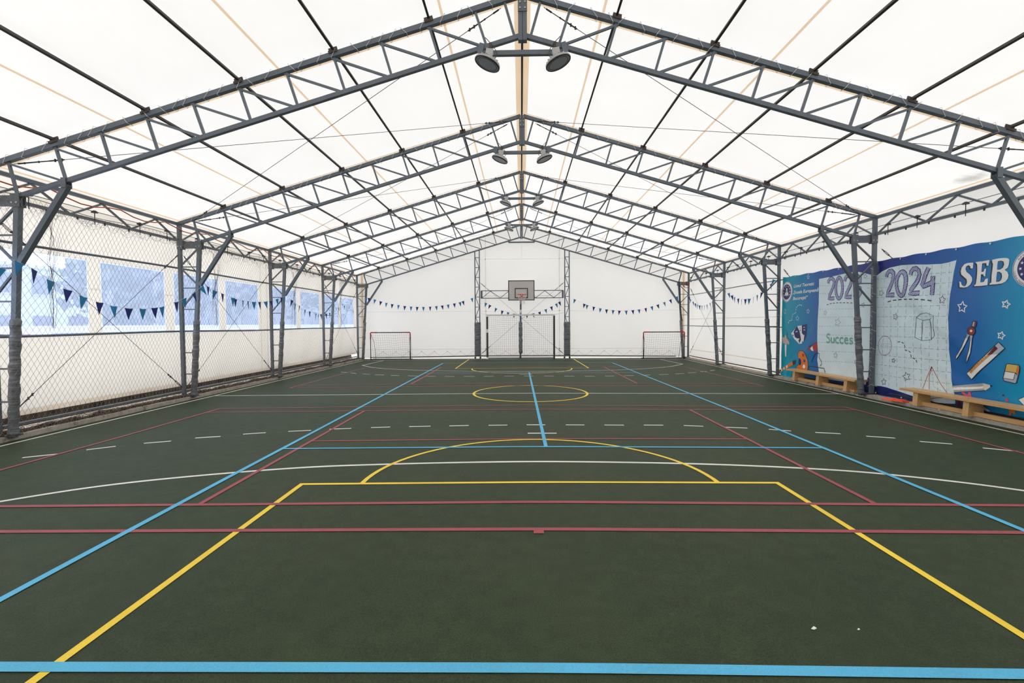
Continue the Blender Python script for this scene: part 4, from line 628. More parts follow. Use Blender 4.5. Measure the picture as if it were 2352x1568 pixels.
# end-wall lattice posts with padding
def end_post(x, label):
    t = thing('lattice_post', label, 'post', (x, FR[4]+.02, 0), 'lattice posts of the end wall')
    for s in (-1, 1): MB().bar((s*.105,0,.08), (s*.105,0,zb(abs(x)+s*(.105 if x > 0 else -.105))), .045, .045, (0,1,0)).build('chord', 'steel', t)
    zs = [1.47, 1.94, 2.41, 2.88, 3.34, 3.79, 4.245, 4.71]
    for z in zs[1:]: MB().bar((-.09,0,z), (.09,0,z), .03, .03, (0,1,0)).build('rung', 'steel', t)
    for i, (a, b) in enumerate(zip(zs[:-1], zs[1:])):
        q = 1 if i % 2 else -1
        MB().bar((-.09*q,0,a), (.09*q,0,b), .028, .028, (0,1,0)).build('lattice_diagonal', 'steel', t)
    n = 34; mb = MB(); ring = []
    for i in range(n+1):
        z = .14+1.56*i/n; w = .142+random.uniform(-.004,.008); d = .075+random.uniform(-.004,.008)
        k = len(mb.v); mb.v += [(-w,-d*.6,z), (-w*.8,-d,z), (w*.8,-d,z), (w,-d*.6,z), (w,d*.6,z), (w*.8,d,z), (-w*.8,d,z), (-w,d*.6,z)]
        if i:
            for j in range(8): mb.f.append((k-8+j, k-8+(j+1) % 8, k+(j+1) % 8, k+j))
    mb.f.append(tuple(range(8))[::-1]); mb.f.append(tuple(range(len(mb.v)-8, len(mb.v))))
    mb.build('padding_sleeve', 'tape', t, True)
    f = MB(); 
    for s in (-1, 1): f.box((s*.12,0,.04), (.07,.10,.08))
    f.build('foot', 'black', t)
end_post(-2.075, 'lattice post on the end wall, left of the basketball hoop'); end_post(2.105, 'lattice post on the end wall, right of the basketball hoop')
t = thing('cross_truss', 'horizontal lattice beam behind the backboard joining the two end posts', 'truss', (0, FR[4]+.02, 2.82))
for z in (3.165, 2.82): wb(MB().bar((-1.90,FR[4]+.02,z), (1.93,FR[4]+.02,z), .035, .035), 'chord', 'steel', t)
nd = [(-1.86,2.83),(-1.46,3.15),(-1.0,2.83),(-.6,3.15),(-.2,2.83),(.25,3.15),(.65,2.83),(1.07,3.15),(1.49,2.83),(1.88,3.15)]
for a, b in zip(nd[:-1], nd[1:]): wb(MB().bar((a[0],FR[4]+.02,a[1]), (b[0],FR[4]+.02,b[1]), .026, .026), 'web_diagonal', 'steel', t)
for x in (-1.88, 1.91): wb(MB().box((x, FR[4]+.02, 2.99), (.09,.05,.36)), 'end_plate', 'steel', t)
cable((-1.95,FR[4]+.06,3.55), (1.95,FR[4]+.06,.20), 'thin crossed wire behind the big goal sloping down to the right', 'end wall bracing wires')
cable((1.98,FR[4]+.08,3.55), (-1.93,FR[4]+.08,.20), 'thin crossed wire behind the big goal sloping down to the left', 'end wall bracing wires')

# cables and hoses on the steel
pts = []
for k in range(0, 60):
    y = 5.5 + k*.285; ph = (y % 1.3)/1.3
    pts.append((-7.67, y, 3.865 - .12*math.sin(ph*math.pi)))
tag(MB().tube(pts, .011, 6).build('power_cable', 'ocable', None, True), 'orange power cable looping along the left eave beam', 'cable')
for s, side in ((-1, 'left'), (1, 'right')):
    pts = smooth([(s*7.36,FR[4]-.09,3.92), (s*7.30,FR[4]-.10,3.72), (s*7.25,FR[4]-.09,3.55), (s*7.30,FR[4]-.08,3.2), (s*7.32,FR[4]-.09,2.6), (s*7.37,FR[4]-.08,2.0), (s*7.42,FR[4]-.09,1.7)], 5)
    tag(MB().tube(pts, .018, 8).build('drain_hose', 'black', None, True), 'black hose running down the far %s corner column' % side, 'hose')
pts = [(7.57+.13*math.cos(a*math.pi/10), FR[4]-.10, 3.37+.13*math.sin(a*math.pi/10)) for a in range(20)]
mb = MB()
for k in range(3): mb.tube([(p[0]*1+.004*k, p[1]-.014*k, p[2]+.01*math.sin(i+k)) for i, p in enumerate(pts)], .011, 6, True)
tag(mb.build('cable_coil', 'ocable', None, True), 'small coil of orange cable hung in the far right corner', 'cable')

# ================================================================= FLOODLIGHTS
def make_lamp():
    r = thing('floodlight', '', 'lamp')
    h = MB(); h.lathe([(.05,.10), (.065,.095), (.075,.05), (.15,.038), (.178,.022), (.184,.0), (.176,-.010)], 32); h.build('housing', 'lamp', r, True)
    for k in range(14):
        a = k*2*math.pi/14
        MB().bar((.075*math.cos(a),.075*math.sin(a),.062), (.15*math.cos(a),.15*math.sin(a),.045), .010, .03).build('cooling_fin', 'lamp', r)
    g = MB(); n = 32; g.tube([(.173*math.cos(k*2*math.pi/n), .173*math.sin(k*2*math.pi/n), -.008) for k in range(n)], .011, 8, True); g.build('gasket_ring', 'black', r, True)
    MB().lathe([(.166,-.012), (.164,-.008)], 32).build('lens', 'lens', r)
    i = MB(); i.tube([(.140*math.cos(k*2*math.pi/n), .140*math.sin(k*2*math.pi/n), -.012) for k in range(n)], .004, 6, True); i.build('inner_ring', 'charcoal', r, True)
    return r
lamp0 = make_lamp(); first = True; hang = []
lampname = ['nearest', 'second nearest', 'third', 'farthest']
for i in range(4):
    for s, side in ((-1, 'left'), (1, 'right')):
        l = lamp0 if first else copy_tree(lamp0); first = False
        l.location = (s*.49, FR[i]-.06, 5.235); l.rotation_euler = (-.02, s*-math.radians(21), 0)
        l['label'] = 'round grey floodlight on the %s of the ridge, %s pair of lamps' % (side, lampname[i]); l['group'] = 'floodlights along the ridge'
        hang.append((l, s, i))

for l, s, i in hang:
    inv = Matrix.LocRotScale(l.location, l.rotation_euler, None).inverted()
    b = MB(); b.bar((s*.455,FR[i]-.06,5.44), (s*.475,FR[i]-.06,5.31), .012, .10, (1,0,0)); b.box((s*.455,FR[i]-.045,5.40), (.10,.02,.09))
    c = MB(); c.tube([(s*.44,FR[i]-.06,5.44), (s*.445,FR[i]-.05,5.52)], .016, 8)
    w = MB().tube(smooth([(s*.40,FR[i]-.08,5.27), (s*.36,FR[i]-.08,5.33), (s*.37,FR[i]-.07,5.40), (s*.43,FR[i]-.05,5.50), (s*.52,FR[i]-.04,5.60)], 5), .005, 5)
    b.xform(inv).build('hanger_bracket', 'lamp', l); c.xform(inv).build('bolt_stud', 'rust', l); w.xform(inv).build('supply_wire', 'charcoal', l)
# ================================================================= HOOP AND GOALS
YB = 22.28
t = thing('basketball_hoop', 'basketball backboard with orange rim and net on a padded post', 'basketball hoop', (-.05, FR[4]-.02, 0))
wb(MB().box((-.02, YB, 3.145), (1.17,.025,.875)), 'backboard', 'board', t)
def rect(cx, cz, w, h, b, y):
    m = MB()
    for s in (-1, 1): m.box((cx+s*(w-b)/2, y, cz), (b,.012,h)); m.box((cx, y, cz+s*(h-b)/2), (w-2*b,.012,b))
    return m
wb(rect(-.02, 3.145, 1.205, .915, .036, YB-.012), 'border', 'black', t)
wb(rect(-.02, 3.02, .60, .46, .036, YB-.016), 'target_square', 'black', t)
n = 28; ring = [(-.005+.232*math.cos(k*2*math.pi/n), YB-.38+.232*math.sin(k*2*math.pi/n), 2.935) for k in range(n)]
wb(MB().tube(ring, .012, 8, True), 'rim', 'orange', t, True)
m = MB(); m.box((-.005,YB-.09,2.90), (.15,.10,.012)); m.box((-.005,YB-.022,2.86), (.15,.012,.15))
for k in (-1, 1): m.bar((-.005+k*.06,YB-.03,2.80), (-.005+k*.06,YB-.14,2.92), .012, .03)
wb(m, 'rim_bracket', 'orange', t)
m = MB(); lv = 6
for k in range(12):
    for sg in (-1, 1):
        pts = []
        for j in range(lv+1):
            a = (k + sg*j*.5)*2*math.pi/12; rr = .225 - .115*min(1, j/4) + (.0 if j < 5 else .01); dy = -.42*j/lv
            pts.append((-.005+rr*math.cos(a)+.02*j/lv, YB-.38+rr*math.sin(a), 2.93+dy))
        m.tube(pts, .0045, 4)
wb(m, 'net', 'bwhite', t)
wb(MB().tube([(-.075,FR[4]-.02,0), (-.06,FR[4]-.02,1.7), (-.048,FR[4]-.02,3.1)], .045, 12), 'pole', 'steel', t, True)
wb(MB().tube([(-.056,FR[4]-.02,2.1), (-.056,FR[4]-.02,2.27)], .05, 12), 'white_band', 'bwhite', t, True)
pts = [(-.066+.004*math.sin(k), FR[4]-.02, .22+1.5*k/20) for k in range(21)]
wb(MB().tube(pts, [.085+.008*math.sin(k*1.7)+random.uniform(-.004,.004)-(.03 if k in (0,20) else 0) for k in range(21)], 12), 'padding_sleeve', 'tape', t, True)
m = MB()
for s in (-1, 1): m.bar((-.02+s*.35,YB+.01,3.3), (-.02+s*.35,FR[4],3.17), .03, .03); m.bar((-.02+s*.35,YB+.01,2.9), (-.02+s*.35,FR[4],2.82), .03, .03)
wb(m, 'support_arm', 'steel', t)

def net_patch(grid, r, closed=False):
    """grid[i][j] of points -> thin threads both ways"""
    m = MB()
    for row in grid: m.tube(row, r, 3, cap=False)
    for c in zip(*grid): m.tube(list(c), r, 3, cap=False)
    return m
# big goal
YG = 22.22; GX0, GX1 = -1.59, 1.47; GH = 2.055
t = thing('handball_goal', 'full-size handball goal with white crossbar and dark taped posts', 'goal', ((GX0+GX1)/2, YG, 0))
for x, bands in ((GX0, ((.10,1.22,'charcoal'), (1.38,1.95,'charcoal'), (1.22,1.38,'bwhite'), (1.95,2.055,'bwhite'), (0,.10,'bwhite'))), (GX1, ((.0,1.98,'charcoal'), (1.98,2.055,'bwhite')))):
    for a, b, mm in bands: wb(MB().box((x,YG,(a+b)/2), (.075 if mm == 'bwhite' else .085, .075 if mm == 'bwhite' else .085, b-a)), 'post_band', mm, t)
wb(MB().box(((GX0+GX1)/2,YG,GH-.037), (GX1-GX0-.07,.075,.075)), 'crossbar', 'bwhite', t)
for x in (GX0, GX1):
    wb(MB().tube([(x,YG+.03,.03), (x,YG+.36,.03)], .018, 8), 'ground_bar', 'steel', t, True)
wb(MB().tube([(GX0,YG+.36,.03), (GX1,YG+.36,.03)], .018, 8), 'rear_bar', 'steel', t, True)
grid = []
for i in range(23):
    v = i/22; row = []
    for k in range(33):
        u = k/32; sag = .13*math.sin(u*math.pi)*(math.sin(min(1, v*3)*math.pi/2))*(1-v)
        row.append((GX0+(GX1-GX0)*u, YG+.05+.28*min(1, v*3.0), GH-.06-(GH-.10)*v - sag*.9))
    grid.append(row)
wb(net_patch(grid, .0035), 'goal_net', 'gnet', t)['kind'] = 'stuff'
for x in (GX0, GX1):
    g = [[(x, YG+.04+.30*u/3, GH-.08-(GH-.12)*v/20) for u in range(4)] for v in range(21)]
    wb(net_patch(g, .0035), 'side_net', 'gnet', t)['kind'] = 'stuff'
for s, x in ((-1, GX0), (1, GX1)): wb(MB().tube([(x,YG,GH-.03), (s*1.98,FR[4],2.14)], .006, 5), 'stay_cord', 'cord', t)

def small_goal(x0, x1, y, h, lab, grp):
    t = thing('mini_goal', lab, 'goal', ((x0+x1)/2, y, 0), grp)
    for x in (x0, x1):
        d = 1 if x == x0 else -1
        wb(MB().tube([(x,y,.01), (x,y,h-.29)], .019, 8), 'post', 'black', t, True)
        wb(MB().tube([(x,y,h-.30), (x,y,h-.02), (x+d*.02,y,h), (x+d*.30,y,h)], .026, 8), 'corner_fitting', 'gred', t, True)
        wb(MB().tube([(x,y-.05,.02), (x,y+.40,.02)], .018, 8), 'base_bar', 'black', t, True)
        wb(MB().tube([(x,y,h), (x+d*.10,y+.22,h*.6), (x+d*.12,y+.40,.03)], .008, 6), 'stay', 'charcoal', t, True)
    wb(MB().tube([(x0+.29,y,h), (x1-.29,y,h)], .019, 8), 'crossbar', 'black', t, True)
    wb(MB().tube([(x0,y+.40,.02), (x1,y+.40,.02)], .018, 8), 'rear_bar', 'black', t, True)
    grid = []
    for i in range(13):
        v = i/12; row = []
        for k in range(19):
            u = k/18; sag = (.05*math.sin(u*math.pi*2.6)**2+.05*math.sin(u*math.pi))*math.sin(v*math.pi)
            row.append((x0+(x1-x0)*u, y+.02+.38*v**.7, h-.02-(h-.05)*v-sag))
        grid.append(row)
    wb(net_patch(grid, .0030), 'goal_net', 'gnet2', t)['kind'] = 'stuff'
small_goal(-6.92, -5.10, 22.02, 1.255, 'small pop-up goal with red corners, left of the large goal', 'small pop-up goals')
small_goal(5.50, 7.34, 22.05, 1.215, 'small pop-up goal with red corners in the far right corner', 'small pop-up goals')

# ================================================================= BUNTING
def flag_proto(m):
    mb = MB(); w, h, th = .066, .215, .0025
    P = [(-w,0), (0,-.008), (w,0), (w*.5,-h*.5), (.004,-h), (-w*.5,-h*.5)]
    mb.prism([(x,0,z) for x, z in P], (0,-th,0), (0,th,0))
    o = mb.build('flag', m); me = o.data; bpy.data.objects.remove(o); return me
FLG = [flag_proto('flagt'), flag_proto('flagn')]
FLAB = {'L1': 'string of teal and navy pennants across the nearest left bay', 'L2': 'string of teal and navy pennants across the second left bay', 'L3': 'sagging string of small pennants in the third left bay',
        'L4': 'short string of pennants in the farthest left bay', 'E1': 'string of blue pennants on the end wall, above the left small goal', 'E2': 'string of blue pennants dipping behind the large goal',
        'E3': 'string of blue pennants on the end wall, above the right small goal', 'R4': 'string of small pennants on the right wall in the far corner', 'R3': 'string of small pennants on the right wall beside the banner', 'L0': 'string end of pennants at the left picture edge'}
BUNT['L0'] = [(-7.2,6.58,2.44), (-7.2,6.25,2.26), (-7.2,5.9,2.14)]
ENDS = {'L1': ((-7.24,6.75,2.58), (-7.25,10.82,2.55)), 'L2': ((-7.24,10.90,2.56), (-7.27,14.75,2.52)), 'L3': ((-7.26,14.85,2.5), (-7.28,18.68,2.25)), 'L4': ((-7.28,18.78,2.25), (-7.2,22.3,2.55)),
        'E1': ((-7.30,22.52,2.85), (-2.2,22.6,2.86)), 'E2': ((-1.95,22.6,2.75), (1.98,22.6,2.75)), 'E3': ((2.22,22.6,2.86), (7.25,22.5,2.88)), 'R4': ((7.70,22.62,2.90), (7.69,18.78,2.86)), 'R3': ((7.69,18.68,2.9), (7.69,14.80,2.95)), 'L0': ((-7.24,6.85,2.56), (-7.2,5.4,2.05))}
for k, pts in BUNT.items():
    a, b = ENDS[k]
    t = thing('bunting', FLAB[k], 'bunting', a, 'strings of pennants')
    wb(MB().tube([a, *pts, b], .0022, 4), 'string', 'cord', t)
    allp = [a, *pts, b]
    for i, p in enumerate(pts):
        d = Vector(allp[i+2]) - Vector(allp[i]); along_y = abs(d.y) > abs(d.x)
        o = bpy.data.objects.new('flag', FLG[(i + (0 if k in ('L1','E1','E2','E3','L0') else 1)) % 2]); COL.objects.link(o); o.parent = t
        o.location = Vector(p) - Vector(a)
        if k == 'L4': o.scale = (.8,1,.8)
        if k[0] == 'R': o.scale = (.75,1,.95)
        sl = math.atan2(d.z, d.y if along_y else d.x)
        tw = random.uniform(-.35,.35)
        if k[0] == 'R': tw = random.uniform(-.9,.9)
        o.rotation_euler = (random.uniform(-.12,.12), -sl*.8 + random.uniform(-.12,.12), tw + (math.pi/2 if along_y else 0))
        if along_y and d.y < 0: o.rotation_euler[1] = -math.atan2(d.z, -d.y)*-.8*-1

# ================================================================= SAFETY NET ON THE LEFT
t = thing('safety_net', 'tan knotted safety net hung along the left wall, in front of the columns', 'net', (-7.4, 12, 0))
def npos(y, z):
    v = max(0, min(1, z/3.45)); x = -7.43 + .245*v + .02*math.sin(y*1.7+z) + .012*math.sin(y*4.1-z*2)
    yy = y
    for f in FR:
        c = f + .42; g = math.exp(-((z-2.55)/.5)**2); w = math.exp(-((y-c)/.30)**2)
        yy += (c-y)*.82*g*w; x += .10*w*math.exp(-((z-2.9)/.4)**2)
        yy += (c-y)*.45*math.exp(-((z-1.9)/.5)**2)*math.exp(-((y-c)/.18)**2)
    zz = z + .05*math.sin(y*2.9)*max(0, v-.9)*10*.5
    return (x, yy, zz)
mb = MB(); cy, cz = .088, .145; ny = int((22.55-4.2)/cy); nz = int(3.42/(cz/2))
for sg in (-1, 1):
    for k in range(-nz//2-2, ny+nz//2+2):
        pts = []
        for j in range(nz+1):
            y = 4.2 + (k + sg*j*.5)*cy; z = .05 + j*cz/2
            if 4.2 <= y <= 22.55: pts.append(npos(y, z))
            elif pts: break
        if len(pts) > 1: mb.tube(pts, .0019, 3, cap=False)
wb(mb, 'mesh', 'net', t)['kind'] = 'stuff'
pts = [npos(4.2+k*.15, 3.47) for k in range(123)]
wb(MB().tube(pts, .006, 5), 'head_rope', 'net', t)
# folds of spare net bunched under the truss
mb = MB()
for k in range(260):
    y = random.uniform(6.2, 22.3); z = 3.44 - abs(random.gauss(0, .05)); L = random.uniform(.2,.5)
    mb.tube([(npos(y+L*q, z)[0]+random.uniform(-.02,.02), y+L*q, z-.12*math.sin(q*math.pi)*random.uniform(.4,1.4)) for q in (0,.25,.5,.75,1)], .0018, 3, cap=False)
wb(mb, 'top_folds', 'net', t)['kind'] = 'stuff'
mb = MB(); n = 170
for j in range(2):
    P = []; R = []
    for k in range(n+1):
        y = 4.2+18.3*k/n; P.append((-7.63-.07*j+.03*math.sin(y*3.1+j), y, .035+.012*math.sin(y*5+j*2))); R.append(.034+.014*math.sin(y*7.3+j*1.1)+random.uniform(-.012,.012))
    mb.tube(P, R, 9)
wb(mb, 'bottom_roll', 'roll', t)
mb = MB()
for k in range(800):
    y = random.uniform(4.3, 22.4); x = -7.62+random.uniform(-.10,.07); L = random.uniform(.12,.4)
    z0 = random.uniform(.01,.05)
    mb.tube([(x+random.uniform(-.05,.05), y+L*q, z0+random.uniform(.02,.09)*math.sin(q*math.pi)) for q in (0,.25,.5,.75,1)], .0026, 3, cap=False)
wb(mb, 'bottom_tangle', 'roll', t)['kind'] = 'stuff'
# vertical gathered cords of the net under the braces
mb = MB()
for f in FR[:4]:
    for k in range(5):
        c = f+.42+random.uniform(-.05,.05); mb.tube([(-7.2+random.uniform(-.03,.03), c+random.uniform(-.10,.10)*(1-q)+(.25-.5*random.random())*max(0, .3-q), 3.3-1.7*q) for q in (0,.2,.4,.6,.8,1)], .0025, 3, cap=False)
wb(mb, 'gathered_cords', 'net', t)['kind'] = 'stuff'

# ================================================================= BENCHES, VEST, SCRAPS
def make_bench():
    r = thing('wooden_bench', '', 'bench')
    mb = MB(); L, W = 2.82, .30
    for s in (-1, 0, 1):
        y = s*1.055
        p = [(-.135,y,0), (.135,y,0), (.115,y,.25), (-.115,y,.25)]
        mb = MB(); mb.prism(p, (0,-.055,0), (0,.055,0)); mb.build('leg_board', 'woodend', r)
    for j, x in enumerate((-.077, .077)):
        b = MB(); b.box((x,0,.272), (.150,L,.042)); b.build('seat_plank', 'wood', r)
    for s in (-1, 1): MB().box((0,s*.5275,.045), (.07,.945,.075)).build('stretcher', 'wood', r)
    for s in (-1, 1): MB().box((0,s*1.19,.022), (.12,.16,.044)).build('foot_block', 'wood', r)
    for s in (-1, 0, 1):
        for x in (-.08, .08): MB().lathe([(.009,0),(.009,.004)], 8).build('screw_cap', 'rust', r, loc=(x, s*1.055, .2925))
    return r
bn = make_bench(); bn.location = (7.60, 8.30, .025); bn['label'] = 'nearer long pine bench under the pencil and compass print'; bn['group'] = 'pine benches'
b2 = copy_tree(bn); b2.location = (7.60, 12.42, .025); b2.rotation_euler = (0,0,.006); b2['label'] = 'farther long pine bench, between two columns on the right'
# crumpled vest
mb = MB(); n, m2 = 26, 12; vz = {}
for i in range(n+1):
    for j in range(m2+1):
        u, v = i/n, j/m2; ed = min(u, 1-u, v, 1-v); 
        x = 7.47 + .12*u + .20*(v-.5) + .015*math.sin(u*9); y = 10.12 - .42*u - .05*v + .02*math.sin(v*7+u*5)
        z = .030 + (.028*abs(math.sin(u*8.3+v*3))*abs(math.cos(v*5-u*4)) + .020)*min(1, ed*6)
        vz[i, j] = len(mb.v); mb.v.append((x, y, z))
for i in range(n):
    for j in range(m2): mb.f.append((vz[i,j], vz[i,j+1], vz[i+1,j+1], vz[i+1,j]))
o = mb.build('training_vest', 'vest', None, True); tag(o, 'crumpled orange training vest lying on the floor beside the nearer bench', 'vest')
def scrap(x, y, s, lab):
    mb = MB(); z = (crown(x) if x < 7.4 else .025)+.004
    mb.prism([(x-s,y,z), (x-s*.2,y-s*.5,z), (x+s,y-s*.2,z+s*.3), (x+s*.4,y+s*.7,z+s*.5), (x-s*.5,y+s*.4,z)], (0,0,0), (0,0,.003))
    tag(mb.build('paper_scrap', 'bwhite'), lab, 'litter', 'scraps on the court')
scrap(1.51, 2.552, .014, 'tiny white paper scrap on the court at the lower right'); scrap(1.744, 2.55, .007, 'tinier white crumb to the right of the paper scrap'); scrap(7.50, 8.85, .018, 'white scrap on the edging in front of the nearer bench')
# ================================================================= BANNER
BX = 7.793
def bfold(y, z):
    d = .006*math.sin(y*3.1+.8*z) + .005*math.sin(y*1.3-z*2.7+1) + .004*math.sin(z*4.2+y*2.2)
    d += .012*math.sin((y*.75+z)*6.5)*math.exp(-((y-14.1)/.9)**2)*max(0, 1.6-z)            # gathers low on the left
    d += .015*math.sin((y-z*1.15)*7.0)*math.exp(-((y-z*.55-8.6)/.7)**2)                    # slack folds right of the pages
    d += .012*math.sin((y+z*.9)*9)*math.exp(-((y-10.2)/.5)**2)*max(0, 1.1-z)
    d += .006*math.sin(y*2*math.pi/.62)*max(0, (z-2.6)/.35)                                 # scallops between eyelets
    return max(-.006, min(.026, d))
def btop(y): return 2.955 + .018*math.cos((y-14.75)*2*math.pi/.62)*.5 + (.03 if y > 14.4 else 0)*(y-14.4)
ban = thing('banner', 'huge blue printed school banner with open book pages and white letters on the right wall', 'banner', (BX, 10.85, .03))
mb = MB(); NY, NZ = 150, 56
for i in range(NY+1):
    y = 14.72 - (14.72-6.97)*i/NY
    for j in range(NZ+1):
        z = .025 + (btop(y)-.025)*j/NZ; mb.v.append((BX - bfold(y, z), y, z))
for i in range(NY):
    for j in range(NZ): a = i*(NZ+1)+j; mb.f.append((a, a+NZ+1, a+NZ+2, a+1))
wb(mb, 'cloth', 'banner', ban, True)
LAY = .002
def put(verts2, layer): return [(BX - bfold(y, z) - LAY*layer, y, z) for y, z in verts2]
def tess(poly, maxlen=.08):
    bm = bmesh.new(); vs = [bm.verts.new((0, y, z)) for y, z in poly]; bm.faces.new(vs); bm.normal_update()
    bmesh.ops.triangulate(bm, faces=bm.faces[:])
    for _ in range(7):
        es = [e for e in bm.edges if e.calc_length() > maxlen]
        if not es: break
        bmesh.ops.subdivide_edges(bm, edges=es, cuts=1); bmesh.ops.triangulate(bm, faces=bm.faces[:])
    bm.verts.index_update()
    V = [(v.co.y, v.co.z) for v in bm.verts]; Fc = [tuple(v.index for v in f.verts) for f in bm.faces]; bm.free(); return V, Fc
ACC = {}
PIECE = [0]
def acc(name, col, V, Fc, layer):
    mb = ACC.setdefault((name, col, PIECE[0]), MB()); k = len(mb.v); mb.v += put(V, layer); mb.f += [tuple(k+i for i in f) for f in Fc]
def ribbon(pts, w, closed):
    """2-D stroke as quads, resampled"""
    P = list(pts) + ([pts[0]] if closed else [])
    Q = []
    for a, b in zip(P[:-1], P[1:]):
        n = max(1, int(math.hypot(b[0]-a[0], b[1]-a[1])/.07)); Q += [(a[0]+(b[0]-a[0])*k/n, a[1]+(b[1]-a[1])*k/n) for k in range(n)]
    Q.append(P[-1]); V = []; Fc = []
    for i, p in enumerate(Q):
        a = Q[i-1] if i else (Q[-2] if closed else p); c = Q[i+1] if i < len(Q)-1 else (Q[1] if closed else p)
        dx, dy = c[0]-a[0], c[1]-a[1]; l = math.hypot(dx, dy) or 1
        V += [(p[0]-dy/l*w/2, p[1]+dx/l*w/2), (p[0]+dy/l*w/2, p[1]-dx/l*w/2)]
        if i: k = 2*i; Fc.append((k-2, k-1, k+1, k))
    return V, Fc
def stroke(name, col, layer, w, pts, closed=0, dash=0):
    if not dash: acc(name, col, *ribbon(pts, w, closed), layer); return
    P = list(pts) + ([pts[0]] if closed else []); seg = []; on = True; left = dash; cur = [P[0]]
    for a, b in zip(P[:-1], P[1:]):
        L = math.hypot(b[0]-a[0], b[1]-a[1]); t = 0
        while L - t > left:
            t += left; q = (a[0]+(b[0]-a[0])*t/L, a[1]+(b[1]-a[1])*t/L); cur.append(q)
            if on: seg.append(cur)
            on = not on; cur = [q]; left = dash if on else dash*.6
        left -= L-t; cur.append(b)
    if on and len(cur) > 1: seg.append(cur)
    for s in seg: acc(name, col, *ribbon(s, w, 0), layer)
JOIN = ('ruled_lines', 'dashes')
for PIECE[0], (name, layer, col, pts) in enumerate(FILL, 1): acc(name, 'pr_'+col, *tess(pts), layer)
for PIECE[0], (name, layer, col, w, pts, closed, dash) in enumerate(STK, 1000):
    if dash: PIECE[0] = 0
    stroke(name, 'pr_'+col, layer, w, pts, closed, dash)
# lettering drawn with strokes: unit boxes, x to the right
GL = {'2': ([(.02,.76),(.05,.88),(.16,.97),(.30,.97),(.42,.88),(.44,.74),(.36,.55),(.12,.22),(.07,.07),(.46,.07)],),
      '0': ([(.25+.21*math.cos(a*math.pi/12), .5+.46*math.sin(a*math.pi/12)) for a in range(25)],),
      '3': ([(.04,.82),(.12,.95),(.28,.97),(.42,.87),(.42,.70),(.22,.56),(.42,.44),(.45,.22),(.32,.05),(.14,.04),(.03,.18)],),
      '4': ([(.34,1.0),(.02,.42),(.08,.34),(.62,.48)], [(.54,.68),(.48,.0)]),
      'S': ([(.46,.86),(.36,.96),(.18,.95),(.07,.80),(.14,.62),(.36,.48),(.46,.30),(.38,.10),(.20,.03),(.04,.12)],),
      'u': ([(.06,.62),(.06,.22),(.14,.06),(.30,.08),(.38,.22)], [(.39,.62),(.39,.04)]),
      'c': ([(.42,.54),(.28,.64),(.12,.56),(.05,.34),(.12,.12),(.28,.03),(.43,.12)],),
      'e': ([(.07,.36),(.42,.40),(.36,.58),(.20,.64),(.08,.50),(.06,.26),(.16,.07),(.32,.04),(.44,.14)],),
      's': ([(.38,.56),(.24,.63),(.09,.54),(.14,.38),(.34,.30),(.40,.16),(.26,.04),(.06,.10)],),
      '!': ([(.12,1.0),(.12,.32)], [(.12,.10),(.12,.02)])}
def glyph(ch, y0, z0, w, h, wd, wl, dark, light, lay=2):
    PIECE[0] += 1
    for st in GL[ch]:
        P = [(y0 - x*w, z0 + z*h) for x, z in st]
        stroke('lettering', dark, lay, wd, P); stroke('lettering', light, lay+1, wl, P)
for ch, y, z, w, h in (('2',12.56,2.18,.56,.56), ('0',12.27,2.18,.60,.56), ('2',11.92,2.18,.56,.56), ('3',11.60,2.18,.52,.52)): glyph(ch, y, z, w, h, .098, .066, 'pr_navy', 'hatch')
for ch, y, z, w, h in (('2',10.57,2.15,.50,.56), ('0',10.29,2.14,.58,.53), ('2',9.945,2.15,.54,.54), ('4',9.66,2.13,.50,.53)): glyph(ch, y, z, w, h, .100, .068, 'pr_navy', 'hatch')
yy = 12.57
for ch, adv in (('S',.185), ('u',.165), ('c',.16), ('c',.165), ('e',.165), ('s',.16), ('!',.1)):
    glyph(ch, yy, 1.095, .33, .23, .042, .020, 'pr_green', 'pr_lgreen'); yy -= adv
# small words
PIECE[0] = 3000; WORDP = set()
def words(s, y0, z0, width, height, name='lettering', col='pr_white', layer=3, shear=.18, bold=.018):
    cu = bpy.data.curves.new('t', 'FONT'); cu.body = s; cu.size = 1; cu.shear = shear; cu.offset = bold; cu.resolution_u = 3
    ob = bpy.data.objects.new('t', cu); COL.objects.link(ob); bpy.context.view_layer.update()
    me = bpy.data.meshes.new_from_object(ob.evaluated_get(bpy.context.evaluated_depsgraph_get()))
    V = [(v.co.x, v.co.y) for v in me.vertices]; Fc = [tuple(p.vertices) for p in me.polygons]
    bpy.data.objects.remove(ob); bpy.data.curves.remove(cu); bpy.data.meshes.remove(me)
    if not V: return None
    PIECE[0] += 1; WORDP.add(PIECE[0])
    x0 = min(v[0] for v in V); x1 = max(v[0] for v in V)
    if callable(y0): V2 = [y0((x-x0)/(x1-x0), y) for x, y in V]
    else: V2 = [(y0-(x-x0)/(x1-x0)*width, z0+y*height) for x, y in V]
    acc(name, col, V2, Fc, layer)
words('Liceul Teoretic', 14.11, 2.615, .97, .125); words('\u201e\u0218coala European\u0103', 14.17, 2.435, 1.22, .125); words('Bucure\u0219ti\u201d', 14.12, 2.262, .70, .125)
